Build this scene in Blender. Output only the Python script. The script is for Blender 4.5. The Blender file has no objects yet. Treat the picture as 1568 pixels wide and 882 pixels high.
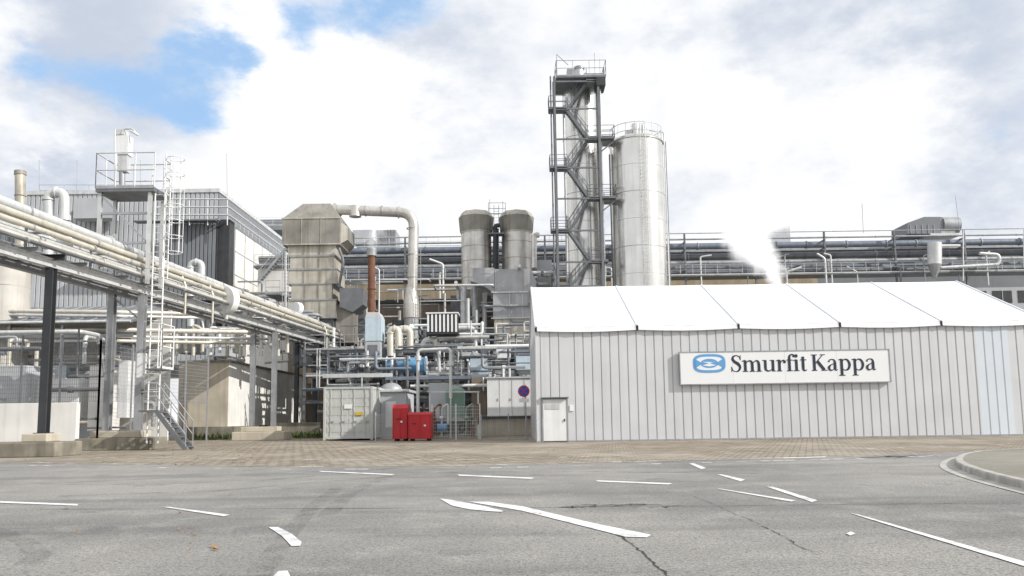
import bpy, math, random
from mathutils import Vector, Matrix
R = random.Random(7)
scene = bpy.context.scene
# ---------------------------------------------------------------- camera
F=1240.0; CX=784.0; CY=501.0; H=1.2
PITCH=math.radians(6.4); ROLL=-0.0145
cam_d=bpy.data.cameras.new("camera"); cam=bpy.data.objects.new("camera",cam_d)
scene.collection.objects.link(cam); scene.camera=cam
cam_d.sensor_width=36; cam_d.lens=F/1568*36; cam_d.shift_y=60/1568
cam_d.clip_end=6000; cam_d.clip_start=0.1
M3=Matrix.Rotation(math.radians(90)+PITCH,3,'X')@Matrix.Rotation(ROLL,3,'Z')
cam.matrix_world=Matrix.Translation((0,0,H))@M3.to_4x4()
def ray(u,v): return M3@Vector(((u-CX)/F,(CY-v)/F,-1.0))
def P(u,v,D):           # image pixel coordinates -> metres, at distance D
    d=ray(u,v); return Vector((0,0,H))+d*(D/d.y)
def G(u,v,z=0.0):       # image pixel coordinates projected onto level ground
    d=ray(u,v); return Vector((0,0,H))+d*((z-H)/d.z)
# ---------------------------------------------------------------- materials
MATS={}
def mat(name,col,rough=.6,metal=0.0,var=.25,scale=1.5,streak=.25,dirt=(.12,.10,.08),bump=0.0,spec=.4):
    m=bpy.data.materials.new(name); m.use_nodes=True; nt=m.node_tree; N=nt.nodes; L=nt.links
    b=N["Principled BSDF"]; b.inputs["Roughness"].default_value=rough; b.inputs["Metallic"].default_value=metal
    b.inputs["Specular IOR Level"].default_value=spec
    tc=N.new("ShaderNodeTexCoord")
    n1=N.new("ShaderNodeTexNoise"); n1.inputs["Scale"].default_value=scale; n1.inputs["Detail"].default_value=8
    L.new(tc.outputs["Object"],n1.inputs["Vector"])
    mp=N.new("ShaderNodeMapping"); mp.inputs["Scale"].default_value=(3.5,3.5,.18); L.new(tc.outputs["Object"],mp.inputs["Vector"])
    n2=N.new("ShaderNodeTexNoise"); n2.inputs["Scale"].default_value=1.2; n2.inputs["Detail"].default_value=6; L.new(mp.outputs[0],n2.inputs["Vector"])
    r1=N.new("ShaderNodeMapRange"); r1.inputs[1].default_value=.3; r1.inputs[2].default_value=.75; r1.inputs[3].default_value=1+var*.5; r1.inputs[4].default_value=1-var
    L.new(n1.outputs[0],r1.inputs[0])
    r2=N.new("ShaderNodeMapRange"); r2.inputs[1].default_value=.48; r2.inputs[2].default_value=.75; r2.inputs[3].default_value=0; r2.inputs[4].default_value=streak
    L.new(n2.outputs[0],r2.inputs[0])
    vm=N.new("ShaderNodeVectorMath"); vm.operation='SCALE'; vm.inputs[0].default_value=col; L.new(r1.outputs[0],vm.inputs["Scale"])
    mx=N.new("ShaderNodeMix"); mx.data_type='RGBA'; L.new(r2.outputs[0],mx.inputs[0]); L.new(vm.outputs[0],mx.inputs[6]); mx.inputs[7].default_value=(*dirt,1)
    L.new(mx.outputs[2],b.inputs["Base Color"])
    if bump:
        bp=N.new("ShaderNodeBump"); bp.inputs["Strength"].default_value=bump; bp.inputs["Distance"].default_value=.02
        L.new(n1.outputs[0],bp.inputs["Height"]); L.new(bp.outputs[0],b.inputs["Normal"])
    MATS[name]=m; return m
mat("galv",(.36,.37,.385),.5,.3)
mat("galv_light",(.62,.63,.63),.45,.3,.15)
mat("dark_steel",(.05,.054,.06),.6,.2)
mat("mid_steel",(.18,.19,.205),.55,.3)
mat("alu_clad",(.64,.62,.58),.34,.6,.25,1,.4,(.26,.22,.16))
mat("silo_alu",(.74,.73,.70),.25,.88,.12,.6,.2,(.40,.36,.29))
mat("silo_seam",(.5,.5,.49),.4,.7,.1,.6,.1)
mat("pipe_cream",(.62,.59,.51),.42,.3,.2,1,.35,(.3,.26,.19))
mat("pipe_blue",(.19,.22,.27),.5,.2)
mat("white_paint",(.75,.76,.76),.5,0,.1,1,.2,(.35,.33,.3))
mat("tent_wall",(.60,.61,.625),.45,.1,.08,.6,.16,(.38,.37,.36))
mat("tent_wall_dark",(.42,.43,.44),.5,0,.08,.6,.15,(.3,.3,.3))
mat("tent_panel",(.62,.67,.72),.35,0,.05,.6,.08,(.5,.5,.5))
mat("pvc",(.86,.88,.91),.45,0,.06,.4,.12,(.55,.56,.57))
mat("pvc_seam",(.66,.68,.70),.5,0,.05,.5,.1,(.5,.5,.5))
mat("hood",(.30,.285,.255),.55,.25,.35,.8,.5,(.14,.11,.07))
mat("hood_light",(.52,.49,.42),.5,.3,.35,.8,.55,(.2,.16,.1))
mat("duct_grey",(.40,.405,.41),.5,.3,.25,.8,.3)
mat("hall_grey",(.20,.215,.235),.6,0,.15,.4,.15)
mat("hall_light",(.46,.48,.50),.6,0,.12,.4,.18,(.3,.3,.3))
mat("ochre",(.36,.30,.21),.9,0,.3,.5,.4)
mat("brown_wall",(.22,.18,.14),.9,0,.3,.5,.4)
mat("concrete",(.52,.47,.38),.9,0,.25,.7,.35,(.2,.18,.14),.3)
mat("concrete_dark",(.25,.23,.185),.95,0,.45,1.5,.5,(.07,.07,.05),.4)
mat("concrete_white",(.74,.73,.70),.85,0,.15,.7,.25,(.38,.35,.3))
mat("tank_coat",(.5,.48,.44),.6,.1,.2,.7,.35,(.3,.26,.2))
mat("rust",(.17,.08,.05),.85,0,.4,2,.4)
mat("red",(.5,.02,.028),.4,0,.18,1.5,.25,(.2,.06,.05))
mat("blue",(.12,.3,.5),.5,0,.2)
mat("pale_blue",(.5,.6,.67),.5,0,.15)
mat("green",(.2,.3,.24),.5,0,.2)
mat("black",(.015,.015,.015),.7,0)
mat("container",(.50,.52,.50),.55,0,.12,1,.3,(.3,.27,.22))
mat("sign_white",(.78,.79,.80),.4,0,.03,1,.06,(.6,.6,.6))
mat("sign_text",(.02,.03,.05),.5,0,.05,1,0)
mat("sign_blue",(.12,.33,.62),.5,0,.05,1,0)
mat("traffic_blue",(.02,.08,.42),.4,0,.05,1,0)
mat("traffic_red",(.55,.02,.03),.4,0,.05,1,0)
mat("yellow",(.6,.42,.05),.5,0,.1)
mat("weeds",(.07,.10,.03),.9,0,.5,6,.3)
mat("leaf",(.35,.2,.06),.8,0,.5,9,.3)
mat("kerb",(.42,.41,.38),.9,0,.35,3,.3,(.16,.15,.13),.3)
# ---------------------------------------------------------------- mesh builder
class B:
    def __init__(s,name): s.n=name; s.v=[]; s.f=[]; s.m=[]; s.s=[]; s.ms=[]
    def mi(s,m):
        if m not in s.ms: s.ms.append(m)
        return s.ms.index(m)
    def add(s,vs,fs,m,smooth=False):
        o=len(s.v); s.v+=[tuple(v) for v in vs]; k=s.mi(m)
        for f in fs: s.f.append([i+o for i in f]); s.m.append(k); s.s.append(smooth)
    def box(s,x0,y0,z0,x1,y1,z1,m):
        s.fr(x0,x1,y0,y1,z0,x0,x1,y0,y1,z1,m)
    def fr(s,x0,x1,y0,y1,z0,a0,a1,b0,b1,z1,m):
        s.add([(x0,y0,z0),(x1,y0,z0),(x1,y1,z0),(x0,y1,z0),(a0,b0,z1),(a1,b0,z1),(a1,b1,z1),(a0,b1,z1)],
              [(0,3,2,1),(4,5,6,7),(0,1,5,4),(1,2,6,5),(2,3,7,6),(3,0,4,7)],m)
    def sb(s,u0,v0,u1,v1,D,dep,m):
        um=(u0+u1)/2; 
        z1=P(um,v0,D).z; z0=0 if v1 is None else P(um,v1,D).z
        vm=(v0+(v1 if v1 is not None else 660))/2
        x0=P(u0,vm,D).x; x1=P(u1,vm,D).x
        s.box(x0,D,z0,x1,D+dep,z1,m); return x0,x1,z0,z1
    def prism(s,uv,D,dep,m):
        a=[P(u,v,D) for u,v in uv]; n=len(a); b=[p+Vector((0,dep,0)) for p in a]
        s.add(a+b,[tuple(range(n)),tuple(range(2*n-1,n-1,-1))]+[(i,i+n,(i+1)%n+n,(i+1)%n) for i in range(n)],m)
    def beam(s,a,b,w,h,m):
        a=Vector(a);b=Vector(b);d=(b-a)
        if d.length<1e-5: return
        d.normalize(); up=Vector((0,0,1)) if abs(d.z)<.95 else Vector((0,1,0))
        x=d.cross(up).normalized(); y=x.cross(d).normalized()
        vs=[]
        for p in (a,b):
            for i,j in ((-1,-1),(1,-1),(1,1),(-1,1)): vs.append(p+x*w/2*i+y*h/2*j)
        s.add(vs,[(0,1,2,3),(7,6,5,4),(0,4,5,1),(1,5,6,2),(2,6,7,3),(3,7,4,0)],m)
    def ibeam(s,a,b,w,h,m):
        a=Vector(a);b=Vector(b);d=(b-a).normalized(); up=Vector((0,0,1)) if abs(d.z)<.95 else Vector((0,1,0))
        x=d.cross(up).normalized(); y=x.cross(d).normalized(); t=h*.1
        s.beam(a+y*(h/2-t/2),b+y*(h/2-t/2),w,t,m); s.beam(a-y*(h/2-t/2),b-y*(h/2-t/2),w,t,m); s.beam(a,b,w*.12,h-2*t,m)
    def cyl(s,a,b,r,m,r2=None,seg=12,cap=True):
        a=Vector(a);b=Vector(b); s.sweep([a,b],[r,r if r2 is None else r2],m,seg,cap)
    def sweep(s,pts,rs,m,seg=10,cap=True):
        o=[]; d0=(pts[1]-pts[0]).normalized()
        up=Vector((0,0,1)) if abs(d0.z)<.9 else Vector((0,1,0))
        x=d0.cross(up).normalized()
        for i,p in enumerate(pts):
            if i==0: d=(pts[1]-p).normalized()
            elif i==len(pts)-1: d=(p-pts[i-1]).normalized()
            else: d=((p-pts[i-1]).normalized()+(pts[i+1]-p).normalized()).normalized()
            x=(x-d*x.dot(d)).normalized(); y=d.cross(x)
            for k in range(seg):
                t=2*math.pi*k/seg; o.append(p+(x*math.cos(t)+y*math.sin(t))*rs[i])
        n=len(pts)
        s.add(o,[(i*seg+k,i*seg+(k+1)%seg,(i+1)*seg+(k+1)%seg,(i+1)*seg+k) for i in range(n-1) for k in range(seg)],m,True)
        if cap:
            s.add(o[:seg],[tuple(range(seg-1,-1,-1))],m); s.add(o[-seg:],[tuple(range(seg))],m)
    def tube(s,pts,r,m,seg=10,bend=None,fl=True):
        pts=[Vector(p) for p in pts]; bend=bend or r*2.5; o=[pts[0]]
        for i in range(1,len(pts)-1):
            a,p,c=pts[i-1],pts[i],pts[i+1]; da=(a-p);dc=(c-p)
            if da.length<1e-4 or dc.length<1e-4: continue
            t=min(bend,da.length*.48,dc.length*.48); q0=p+da.normalized()*t; q1=p+dc.normalized()*t
            for k in range(6):
                w=k/5; o.append(q0*(1-w)**2+p*2*w*(1-w)+q1*w*w)
            if fl and r>.12:
                dd=da.normalized(); s.cyl(q0-dd*.03,q0+dd*.05,r*1.25,m,seg=seg)
        o.append(pts[-1]); s.sweep(o,[r]*len(o),m,seg)
    def dome(s,c,r,h,m,seg=24,rings=5):
        o=[];c=Vector(c)
        for i in range(rings+1):
            t=i/rings*math.pi/2
            for k in range(seg): a=2*math.pi*k/seg; o.append(c+Vector((math.cos(a)*r*math.cos(t),math.sin(a)*r*math.cos(t),h*math.sin(t))))
        s.add(o,[(i*seg+k,i*seg+(k+1)%seg,(i+1)*seg+(k+1)%seg,(i+1)*seg+k) for i in range(rings) for k in range(seg)],m,True)
    def ring(s,c,r,t,m,seg=20,a0=0,a1=2*math.pi):
        c=Vector(c); pts=[c+Vector((math.cos(a0+(a1-a0)*k/seg)*r,math.sin(a0+(a1-a0)*k/seg)*r,0)) for k in range(seg+1)]
        s.sweep(pts,[t]*len(pts),m,6,False)
    def rail(s,a,b,m="galv",h=1.1,r=.025,step=1.3):
        a=Vector(a);b=Vector(b);z=Vector((0,0,1)); n=max(1,int((b-a).length/step))
        for i in range(n+1):
            p=a.lerp(b,i/n); s.cyl(p,p+z*h,r,m,seg=6,cap=False)
        for k in (.5,1): s.cyl(a+z*h*k,b+z*h*k,r,m,seg=6)
        s.beam(a+z*.05,b+z*.05,.01,.1,m)
    def ladder(s,a,b,m="galv",w=.45,side=Vector((1,0,0)),r=.025):
        a=Vector(a);b=Vector(b); x=side*w/2
        s.cyl(a-x,b-x,r,m,seg=6); s.cyl(a+x,b+x,r,m,seg=6); n=int((b-a).length/.3)
        for i in range(1,n): p=a.lerp(b,i/n); s.cyl(p-x,p+x,.014,m,seg=5,cap=False)
    def done(s,bevel=0,parent=None):
        me=bpy.data.meshes.new(s.n); me.from_pydata(s.v,[],s.f)
        for m in s.ms: me.materials.append(MATS[m])
        me.polygons.foreach_set("material_index",s.m); me.polygons.foreach_set("use_smooth",s.s); me.update()
        o=bpy.data.objects.new(s.n,me); scene.collection.objects.link(o)
        if bevel:
            md=o.modifiers.new("b","BEVEL"); md.width=bevel; md.segments=2; md.limit_method='ANGLE'
        if parent: o.parent=parent
        return o
# ---------------------------------------------------------------- ground materials
def ground_mat(name,kind):
    m=bpy.data.materials.new(name); m.use_nodes=True; nt=m.node_tree; N=nt.nodes; L=nt.links; b=N["Principled BSDF"]
    tc=N.new("ShaderNodeTexCoord")
    def noise(s,d=6,scale=None,rough=.5):
        n=N.new("ShaderNodeTexNoise"); n.inputs["Scale"].default_value=s; n.inputs["Detail"].default_value=d; n.inputs["Roughness"].default_value=rough
        if scale:
            mp=N.new("ShaderNodeMapping"); mp.inputs["Scale"].default_value=scale; L.new(tc.outputs["Object"],mp.inputs[0]); L.new(mp.outputs[0],n.inputs["Vector"])
        else: L.new(tc.outputs["Object"],n.inputs["Vector"])
        return n.outputs[0]
    def rng(src,a,b_,c,d):
        r=N.new("ShaderNodeMapRange"); L.new(src,r.inputs[0])
        for i,x in enumerate((a,b_,c,d)): r.inputs[i+1].default_value=x
        return r.outputs[0]
    def mix(fac,a,c,mode='MIX'):
        x=N.new("ShaderNodeMix"); x.data_type='RGBA'; x.blend_type=mode
        if isinstance(fac,float): x.inputs[0].default_value=fac
        else: L.new(fac,x.inputs[0])
        for k,q in ((6,a),(7,c)):
            if isinstance(q,tuple): x.inputs[k].default_value=(*q,1)
            else: L.new(q,x.inputs[k])
        return x.outputs[2]
    b.inputs["Roughness"].default_value=.85; b.inputs["Specular IOR Level"].default_value=.25
    if kind=="asphalt":
        big=rng(noise(.16,4),.38,.62,0,1); c=mix(big,(.15,.149,.148),(.225,.22,.212))
        st=rng(noise(.45,6,(.22,1.6,1),.6),.5,.64,0,.55); c=mix(st,c,(.105,.105,.107))
        md=rng(noise(1.3,9,None,.68),.5,.68,0,.45); c=mix(md,c,(.28,.275,.262))
        sp=rng(noise(.9,4,None,.6),.62,.7,0,.45); c=mix(sp,c,(.09,.09,.09))
        agg=rng(noise(48,3,None,.85),.42,.60,0,1); c=mix(agg,c,mix(1.0,c,(2.0,1.96,1.86),'MULTIPLY'))
        agg2=rng(noise(20,3,None,.85),.5,.64,0,.65); c=mix(agg2,c,(.07,.07,.07))
        agg3=rng(noise(9,3,None,.8),.6,.7,0,.35); c=mix(agg3,c,(.42,.4,.36))
        hgt=noise(45,3,None,.8); bs=.7
    elif kind=="paver":
        br=N.new("ShaderNodeTexBrick"); br.inputs["Scale"].default_value=1; br.inputs["Brick Width"].default_value=.42; br.inputs["Row Height"].default_value=.3
        br.inputs["Mortar Size"].default_value=.022; br.inputs["Color1"].default_value=(.36,.31,.245,1); br.inputs["Color2"].default_value=(.22,.185,.14,1); br.inputs["Mortar"].default_value=(.07,.062,.045,1)
        mp=N.new("ShaderNodeMapping"); mp.inputs["Rotation"].default_value=(0,0,.35); L.new(tc.outputs["Object"],mp.inputs[0]); L.new(mp.outputs[0],br.inputs["Vector"])
        c=br.outputs[0]; c=mix(rng(noise(.22,7),.45,.65,0,.55),c,(.40,.37,.32)); c=mix(rng(noise(.7,8,(1,.5,1)),.52,.7,0,.55),c,(.15,.13,.10))
        c=mix(rng(noise(9,2,None,.7),.66,.7,0,.5),c,(.3,.2,.07)); hgt=br.outputs[1]; bs=.3
    elif kind=="line":
        w=rng(noise(30,4,None,.8),.50,.66,0,.75); c=mix(w,(.76,.76,.76),(.26,.26,.26)); c=mix(rng(noise(3,6),.5,.66,0,.55),c,(.3,.3,.3)); hgt=noise(45,3); bs=.3
    else:
        c=mix(rng(noise(.2,8),.35,.65,0,1),(.28,.265,.235),(.19,.18,.155)); c=mix(rng(noise(12,4),.5,.7,0,.5),c,(.36,.33,.28)); hgt=noise(20,4); bs=.4
        if kind=="island": c=mix(rng(noise(1.2,8,None,.7),.4,.62,0,.6),c,(.2,.195,.14))
    L.new(c,b.inputs["Base Color"])
    bp=N.new("ShaderNodeBump"); bp.inputs["Strength"].default_value=bs; bp.inputs["Distance"].default_value=.012; L.new(hgt,bp.inputs["Height"]); L.new(bp.outputs[0],b.inputs["Normal"])
    MATS[name]=m
for n,k in (("asphalt","asphalt"),("paver","paver"),("line","line"),("dirt","dirt"),("island","island")): ground_mat(n,k)
def trans_mat(name,col,lo,hi,scale,stretch=(1,1,1),mx=.5):
    m=bpy.data.materials.new(name); m.use_nodes=True; nt=m.node_tree; N=nt.nodes; L=nt.links; b=N["Principled BSDF"]
    b.inputs["Base Color"].default_value=(*col,1); b.inputs["Roughness"].default_value=.9
    tc=N.new("ShaderNodeTexCoord"); mp=N.new("ShaderNodeMapping"); mp.inputs["Scale"].default_value=stretch; n=N.new("ShaderNodeTexNoise"); n.inputs["Scale"].default_value=scale; n.inputs["Detail"].default_value=8
    r=N.new("ShaderNodeMapRange"); r.inputs[1].default_value=lo; r.inputs[2].default_value=hi; r.inputs[3].default_value=0; r.inputs[4].default_value=mx
    L.new(tc.outputs["Object"],mp.inputs[0]); L.new(mp.outputs[0],n.inputs[0]); L.new(n.outputs[0],r.inputs[0]); L.new(r.outputs[0],b.inputs["Alpha"]); MATS[name]=m
trans_mat("tyre",(.06,.06,.06),.38,.65,2,mx=.2)
trans_mat("dark_tint",(.05,.05,.052),.36,.6,1.6,(.5,3,1),mx=.6)  # dark tint for the road streak and the painted shadow by the island
trans_mat("tar",(.02,.02,.02),.3,.5,4,mx=.75)
trans_mat("joint",(.03,.03,.03),.3,.6,2,mx=.5)
# ---------------------------------------------------------------- ground, road
b=B("ground"); S=3000
b.add([(-S,-S,-.012),(S,-S,-.012),(S,S,-.012),(-S,S,-.012)],[(0,1,2,3)],"dirt"); b.done()
b=B("paved_yard"); b.add([(-60,14,-.006),(80,14,-.006),(80,58,-.006),(-60,58,-.006)],[(0,1,2,3)],"paver"); b.done()
edge=[G(u,v) for u,v in ((-500,699),(-200,703),(0,708),(250,712),(440,715),(700,714),(900,709),(1100,704),(1300,699),(1450,693),(1568,688),(1800,680))]
edge=[Vector((-70,edge[0].y,0))]+edge+[Vector((90,edge[-1].y,0))]
b=B("asphalt_road")
for p,q in zip(edge,edge[1:]): b.add([(p.x,-40,0),(q.x,-40,0),(q.x,q.y,0),(p.x,p.y,0)],[(0,1,2,3)],"asphalt")
b.done()
b=B("sett_border")
for p,q in zip(edge[1:-1],edge[2:-1]):
    d=(q-p); n=int(d.length/.34); d.normalize(); nn=Vector((-d.y,d.x,0))
    for i in range(n):
        for row,off in ((0,.05),(1,-1.15),(2,3.2)):
            if R.random()<(.08 if row==0 else .4): continue
            a=p+d*(i*.34)+nn*off; w=.26+R.random()*.05; t=.16
            z=Vector((0,0,.004))
            b.add([a+z,a+d*w+z,a+d*w+nn*t+z,a+nn*t+z],[(0,1,2,3)],"kerb" if R.random()<(.5 if row else .8) else "line")
b.done()
def mark(name,lines,m="line",z=.008):
    b=B(name)
    for poly in lines:
        b.add([G(u,v,0)+Vector((0,0,z)) for u,v in poly],[tuple(range(len(poly)))],m)
    return b.done()
mark("road_marking",[
 [(-40,766.5),(-40,769),(118,775),(120,772.5)],
 [(248,777),(260,777),(352,789),(343,791.5)],
 [(411,808),(426,808),(446,818),(462,831),(460,837),(446,837),(432,822)],
 [(426,876),(440,875),(446,886),(416,886)],
 [(673,764),(690,766),(742,776),(771,783),(768,785),(720,781),(692,775)],
 [(718,769),(748,769),(800,776),(905,801),(997,820),(990,824),(958,823),(895,807),(800,783)],
 [(700,727),(703,729),(814,734),(818,732)],
 [(912,736),(916,738),(1024,742.5),(1030,740.5)],
 [(488,721.5),(492,723),(600,728),(604,726.5)],
 [(1055,710),(1063,710),(1081,717),(1074,719)],
 [(1098,727),(1106,727),(1141,735),(1134,737.5)],
 [(1174,746),(1184,746),(1252,767),(1243,769.5)],
 [(1098,749),(1103,749),(1219,767),(1212,769)],
 [(1303,787),(1312,788),(1600,870),(1600,878)],
 [(1200,701),(1200,702.2),(1264,700.5),(1264,699.3)],
 [(1296,818),(1303,815),(1310,818),(1302,821)]])
def strip(name,uv,w,m,z,jit=0):
    pts=[G(u,v) for u,v in uv]; o=[]
    for i in range(len(pts)-1):
        for k in range(8):
            p=pts[i].lerp(pts[i+1],k/8); o.append(p+Vector((R.uniform(-jit,jit),R.uniform(-jit,jit),0)))
    b=B(name); vs=[]
    for i,p in enumerate(o):
        d=(o[min(i+1,len(o)-1)]-o[max(i-1,0)]).normalized(); n=Vector((-d.y,d.x,0)); ww=w*(1 if not jit else R.uniform(.5,1.3))
        vs+= [p+n*ww/2+Vector((0,0,z)),p-n*ww/2+Vector((0,0,z))]
    b.add(vs,[(2*i,2*i+1,2*i+3,2*i+2) for i in range(len(o)-1)],m); b.done()
strip("asphalt_crack",[(945,818),(975,840),(1000,862),(1030,890)],.022,"tar",.005,.025)
strip("asphalt_crack",[(1165,805),(1200,822),(1222,836),(1260,852)],.015,"tar",.005,.02)
strip("asphalt_crack",[(1060,760),(1120,784),(1168,806)],.01,"tar",.005,.02)
strip("asphalt_joint",[(60,780),(500,779),(900,777),(1300,773),(1600,770)],.05,"joint",.004,.012)
strip("tyre_mark",[(60,742),(250,741),(400,736),(560,722),(640,712)],.3,"tyre",.003)
strip("tyre_mark",[(500,790),(530,760),(560,742),(600,728)],.25,"tyre",.0035)
strip("tyre_mark",[(-40,800),(40,830),(60,850),(20,880),(-60,895)],.22,"tyre",.0036)
strip("dark_patch",[(860,776),(920,774.5),(980,774),(1040,776)],.35,"dark_tint",.0025,.05)  # soft dark streak across the asphalt
strip("dark_patch",[(1330,701),(1380,699),(1440,697)],.9,"dark_tint",.0025,.1)  # shadow beside the island painted onto the road; its caster is not modelled
strip("tyre_mark",[(380,900),(440,820),(480,775),(520,745)],.22,"tyre",.0042)
strip("tyre_mark",[(90,760),(330,752),(520,736),(700,722)],.25,"tyre",.0045)
strip("tyre_mark",[(-20,745),(300,730),(600,724),(900,722),(1200,726)],.28,"tyre",.0047)
b=B("fallen_leaves")
for i in range(420):
    u=R.choice((R.gauss(420,120),R.gauss(330,60),R.uniform(0,900))); v=R.choice((R.uniform(683,712),R.gauss(700,8),R.uniform(700,860) if R.random()<.1 else 690)); p=G(u,v); a=R.uniform(0,6.28); s=R.uniform(.02,.05)
    dx,dy=math.cos(a)*s,math.sin(a)*s; z=.014
    b.add([(p.x-dx,p.y-dy,z),(p.x+dy*.6,p.y-dx*.6,z+.012),(p.x+dx,p.y+dy,z),(p.x-dy*.6,p.y+dx*.6,z+R.uniform(0,.03))],[(0,1,2,3)],"leaf")
b.done()
# traffic island
isl=[(6.9,9.2),(7.4,11),(7.8,12.6),(8.5,15),(9.5,17.6),(10.7,19.8),(11.9,21.5),(13.4,22.9),(15.8,23.9),(20,24.5),(26,23),(30,18),(30,10),(25,5),(18,3),(11,4),(8,6.5)]
def smooth(pts,k=6):
    n=len(pts);o=[]
    for i in range(n):
        p0,p1,p2,p3=[Vector((*pts[(i+j)%n],0)) for j in (-1,0,1,2)]
        for t in range(k):
            t/=k; o.append(.5*((2*p1)+(p2-p0)*t+(2*p0-5*p1+4*p2-p3)*t*t+(3*p1-p0-3*p2+p3)*t**3))
    return o
isl=smooth(isl); c=sum(isl,Vector())/len(isl)
b=B("traffic_island"); n=len(isl)
def off(p,d): q=p-c; return c+q*(1+d/q.length)
Z=lambda p,z: Vector((p.x,p.y,z))
rings=[(0,0),(0,.10),(-.02,.13),(-.16,.13)]
vs=[Z(off(p,d),z) for d,z in rings for p in isl]
b.add(vs,[(r*n+i,(r+1)*n+i,(r+1)*n+(i+1)%n,r*n+(i+1)%n) for r in range(3) for i in range(n)],"kerb")
vs=[Z(off(p,d),z) for d,z in ((-.16,.128),(-1.2,.16)) for p in isl]+[Z(c,.22)]
b.add(vs,[(i,n+i,n+(i+1)%n,(i+1)%n) for i in range(n)]+[(n+i,2*n,n+(i+1)%n) for i in range(n)],"island")
vs=[Z(off(p,d),.009) for d in (0,.32) for p in isl]
b.add(vs,[(i,(i+1)%n,n+(i+1)%n,n+i) for i in range(n)],"kerb"); b.done()
# ---------------------------------------------------------------- tent hall
T0=P(822,600,40).x; Bw=5.02; T1=T0+5*Bw; EH=5.55; YR=47.3; YB=54.6; RH=P(1100,436,47.3).z
b=B("storage_tent")
def clad(bb,x0,x1,y,z0,z1,per,g,dep,m,m2):
    x=x0
    while x<x1-1e-3:
        xa=min(x+per-g,x1); bb.add([(x,y,z0),(xa,y,z0),(xa,y,z1),(x,y,z1)],[(0,1,2,3)],m)
        if xa<x1:
            xb=min(x+per,x1); q=g*.25
            bb.add([(xa,y,z0),(xa+q,y+dep,z0),(xb-q,y+dep,z0),(xb,y,z0),(xa,y,z1),(xa+q,y+dep,z1),(xb-q,y+dep,z1),(xb,y,z1)],[(0,1,5,4),(2,3,7,6)],m)
            bb.add([(xa+q,y+dep,z0),(xb-q,y+dep,z0),(xb-q,y+dep,z1),(xa+q,y+dep,z1)],[(0,1,2,3)],m2)
        x+=per
dx0,dx1=P(832,640,40).x,P(868,640,40).x; DH=2.08
xt0,xt1=P(1500,600,40).x,P(1550,600,40).x
clad(b,T0,dx0-.03,40,.06,EH,.23,.05,.035,"tent_wall","tent_wall_dark")
clad(b,dx0-.03,dx1+.03,40,DH+.1,EH,.44,.07,.035,"tent_wall","tent_wall_dark")
clad(b,dx1+.03,xt0,40,.06,EH,.44,.07,.035,"tent_wall","tent_wall_dark")
clad(b,xt0,xt1,40,.06,EH,.44,.07,.035,"tent_panel","tent_wall")
clad(b,xt1,T1,40,.06,EH,.44,.07,.035,"tent_wall","tent_wall_dark")
b.box(T0,40.06,0,T1,40.16,EH,"tent_wall_dark")
b.box(T0,39.98,0,dx0-.04,40.055,.07,"galv"); b.box(dx1+.04,39.98,0,T1,40.055,.07,"galv")
for xs in (T0,T1-.1): b.box(xs+.004,40.17,0,xs+.096,YB,EH,"tent_wall")
b.box(T0-.04,39.95,0,T0-.003,40.3,EH,"galv_light")
# door
b.box(dx0,39.97,.06,dx1,40.03,DH,"white_paint"); b.box(dx0-.06,39.95,0,dx0-.003,40.05,DH+.06,"galv"); b.box(dx1+.003,39.95,0,dx1+.06,40.05,DH+.06,"galv")
b.box(dx0-.1,39.8,DH+.063,dx1+.1,40.05,DH+.11,"mid_steel"); b.box(dx1-.14,39.92,1.0,dx1-.09,39.967,1.12,"black"); b.box(dx0+.1,39.95,1.6,dx1-.35,39.967,1.85,"galv_light")
b.box(dx1+.15,39.95,1.5,dx1+.35,39.98,1.8,"sign_white")
# roof membrane with scallops between frames
xn=50; yn=8
def roofz(x,t):
    ph=((x-T0)/Bw)%1.0; sag=-.11*math.sin(math.pi*ph)
    return EH+.12+(RH-EH-.12)*t+sag*math.sin(math.pi*min(max(t,.05),.95))
for side in (0,1):
    vs=[]
    for j in range(yn+1):
        t=j/yn
        for i in range(xn+1):
            x=T0-.06+(T1-T0+.12)*i/xn; y=(39.86+(YR-39.86)*t) if side==0 else (YB+.1+(YR-YB-.1)*t); vs.append((x,y,roofz(min(max(x,T0),T1-.001),t)))
    b.add(vs,[(j*(xn+1)+i,j*(xn+1)+i+1,(j+1)*(xn+1)+i+1,(j+1)*(xn+1)+i) for j in range(yn) for i in range(xn)],"pvc",True)
for k in range(6):
    x=T0+k*Bw; 
    b.beam((x,39.84,EH+.14),(x,YR,RH+.02),.09,.05,"pvc_seam")
    b.box(x-.05,39.83,EH-.12,x+.05,39.9,EH+.08,"black")
# valance
for k in range(5):
    x0=T0+k*Bw+.06;x1=T0+(k+1)*Bw-.06; m_=14; vs=[]
    for i in range(m_+1):
        x=x0+(x1-x0)*i/m_; vs+=[(x,39.85+.02*math.sin(i*2.1),EH-.1-.07*math.sin(math.pi*i/m_)),(x,39.87,EH+.12)]
    b.add(vs,[(2*i,2*i+2,2*i+3,2*i+1) for i in range(m_)],"pvc",True)
for xs in (T0+.02,T1-.02): b.add([(xs,40,EH),(xs,YB,EH),(xs,YR,RH-.02)],[(0,1,2)],"pvc")
b.done()
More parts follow.
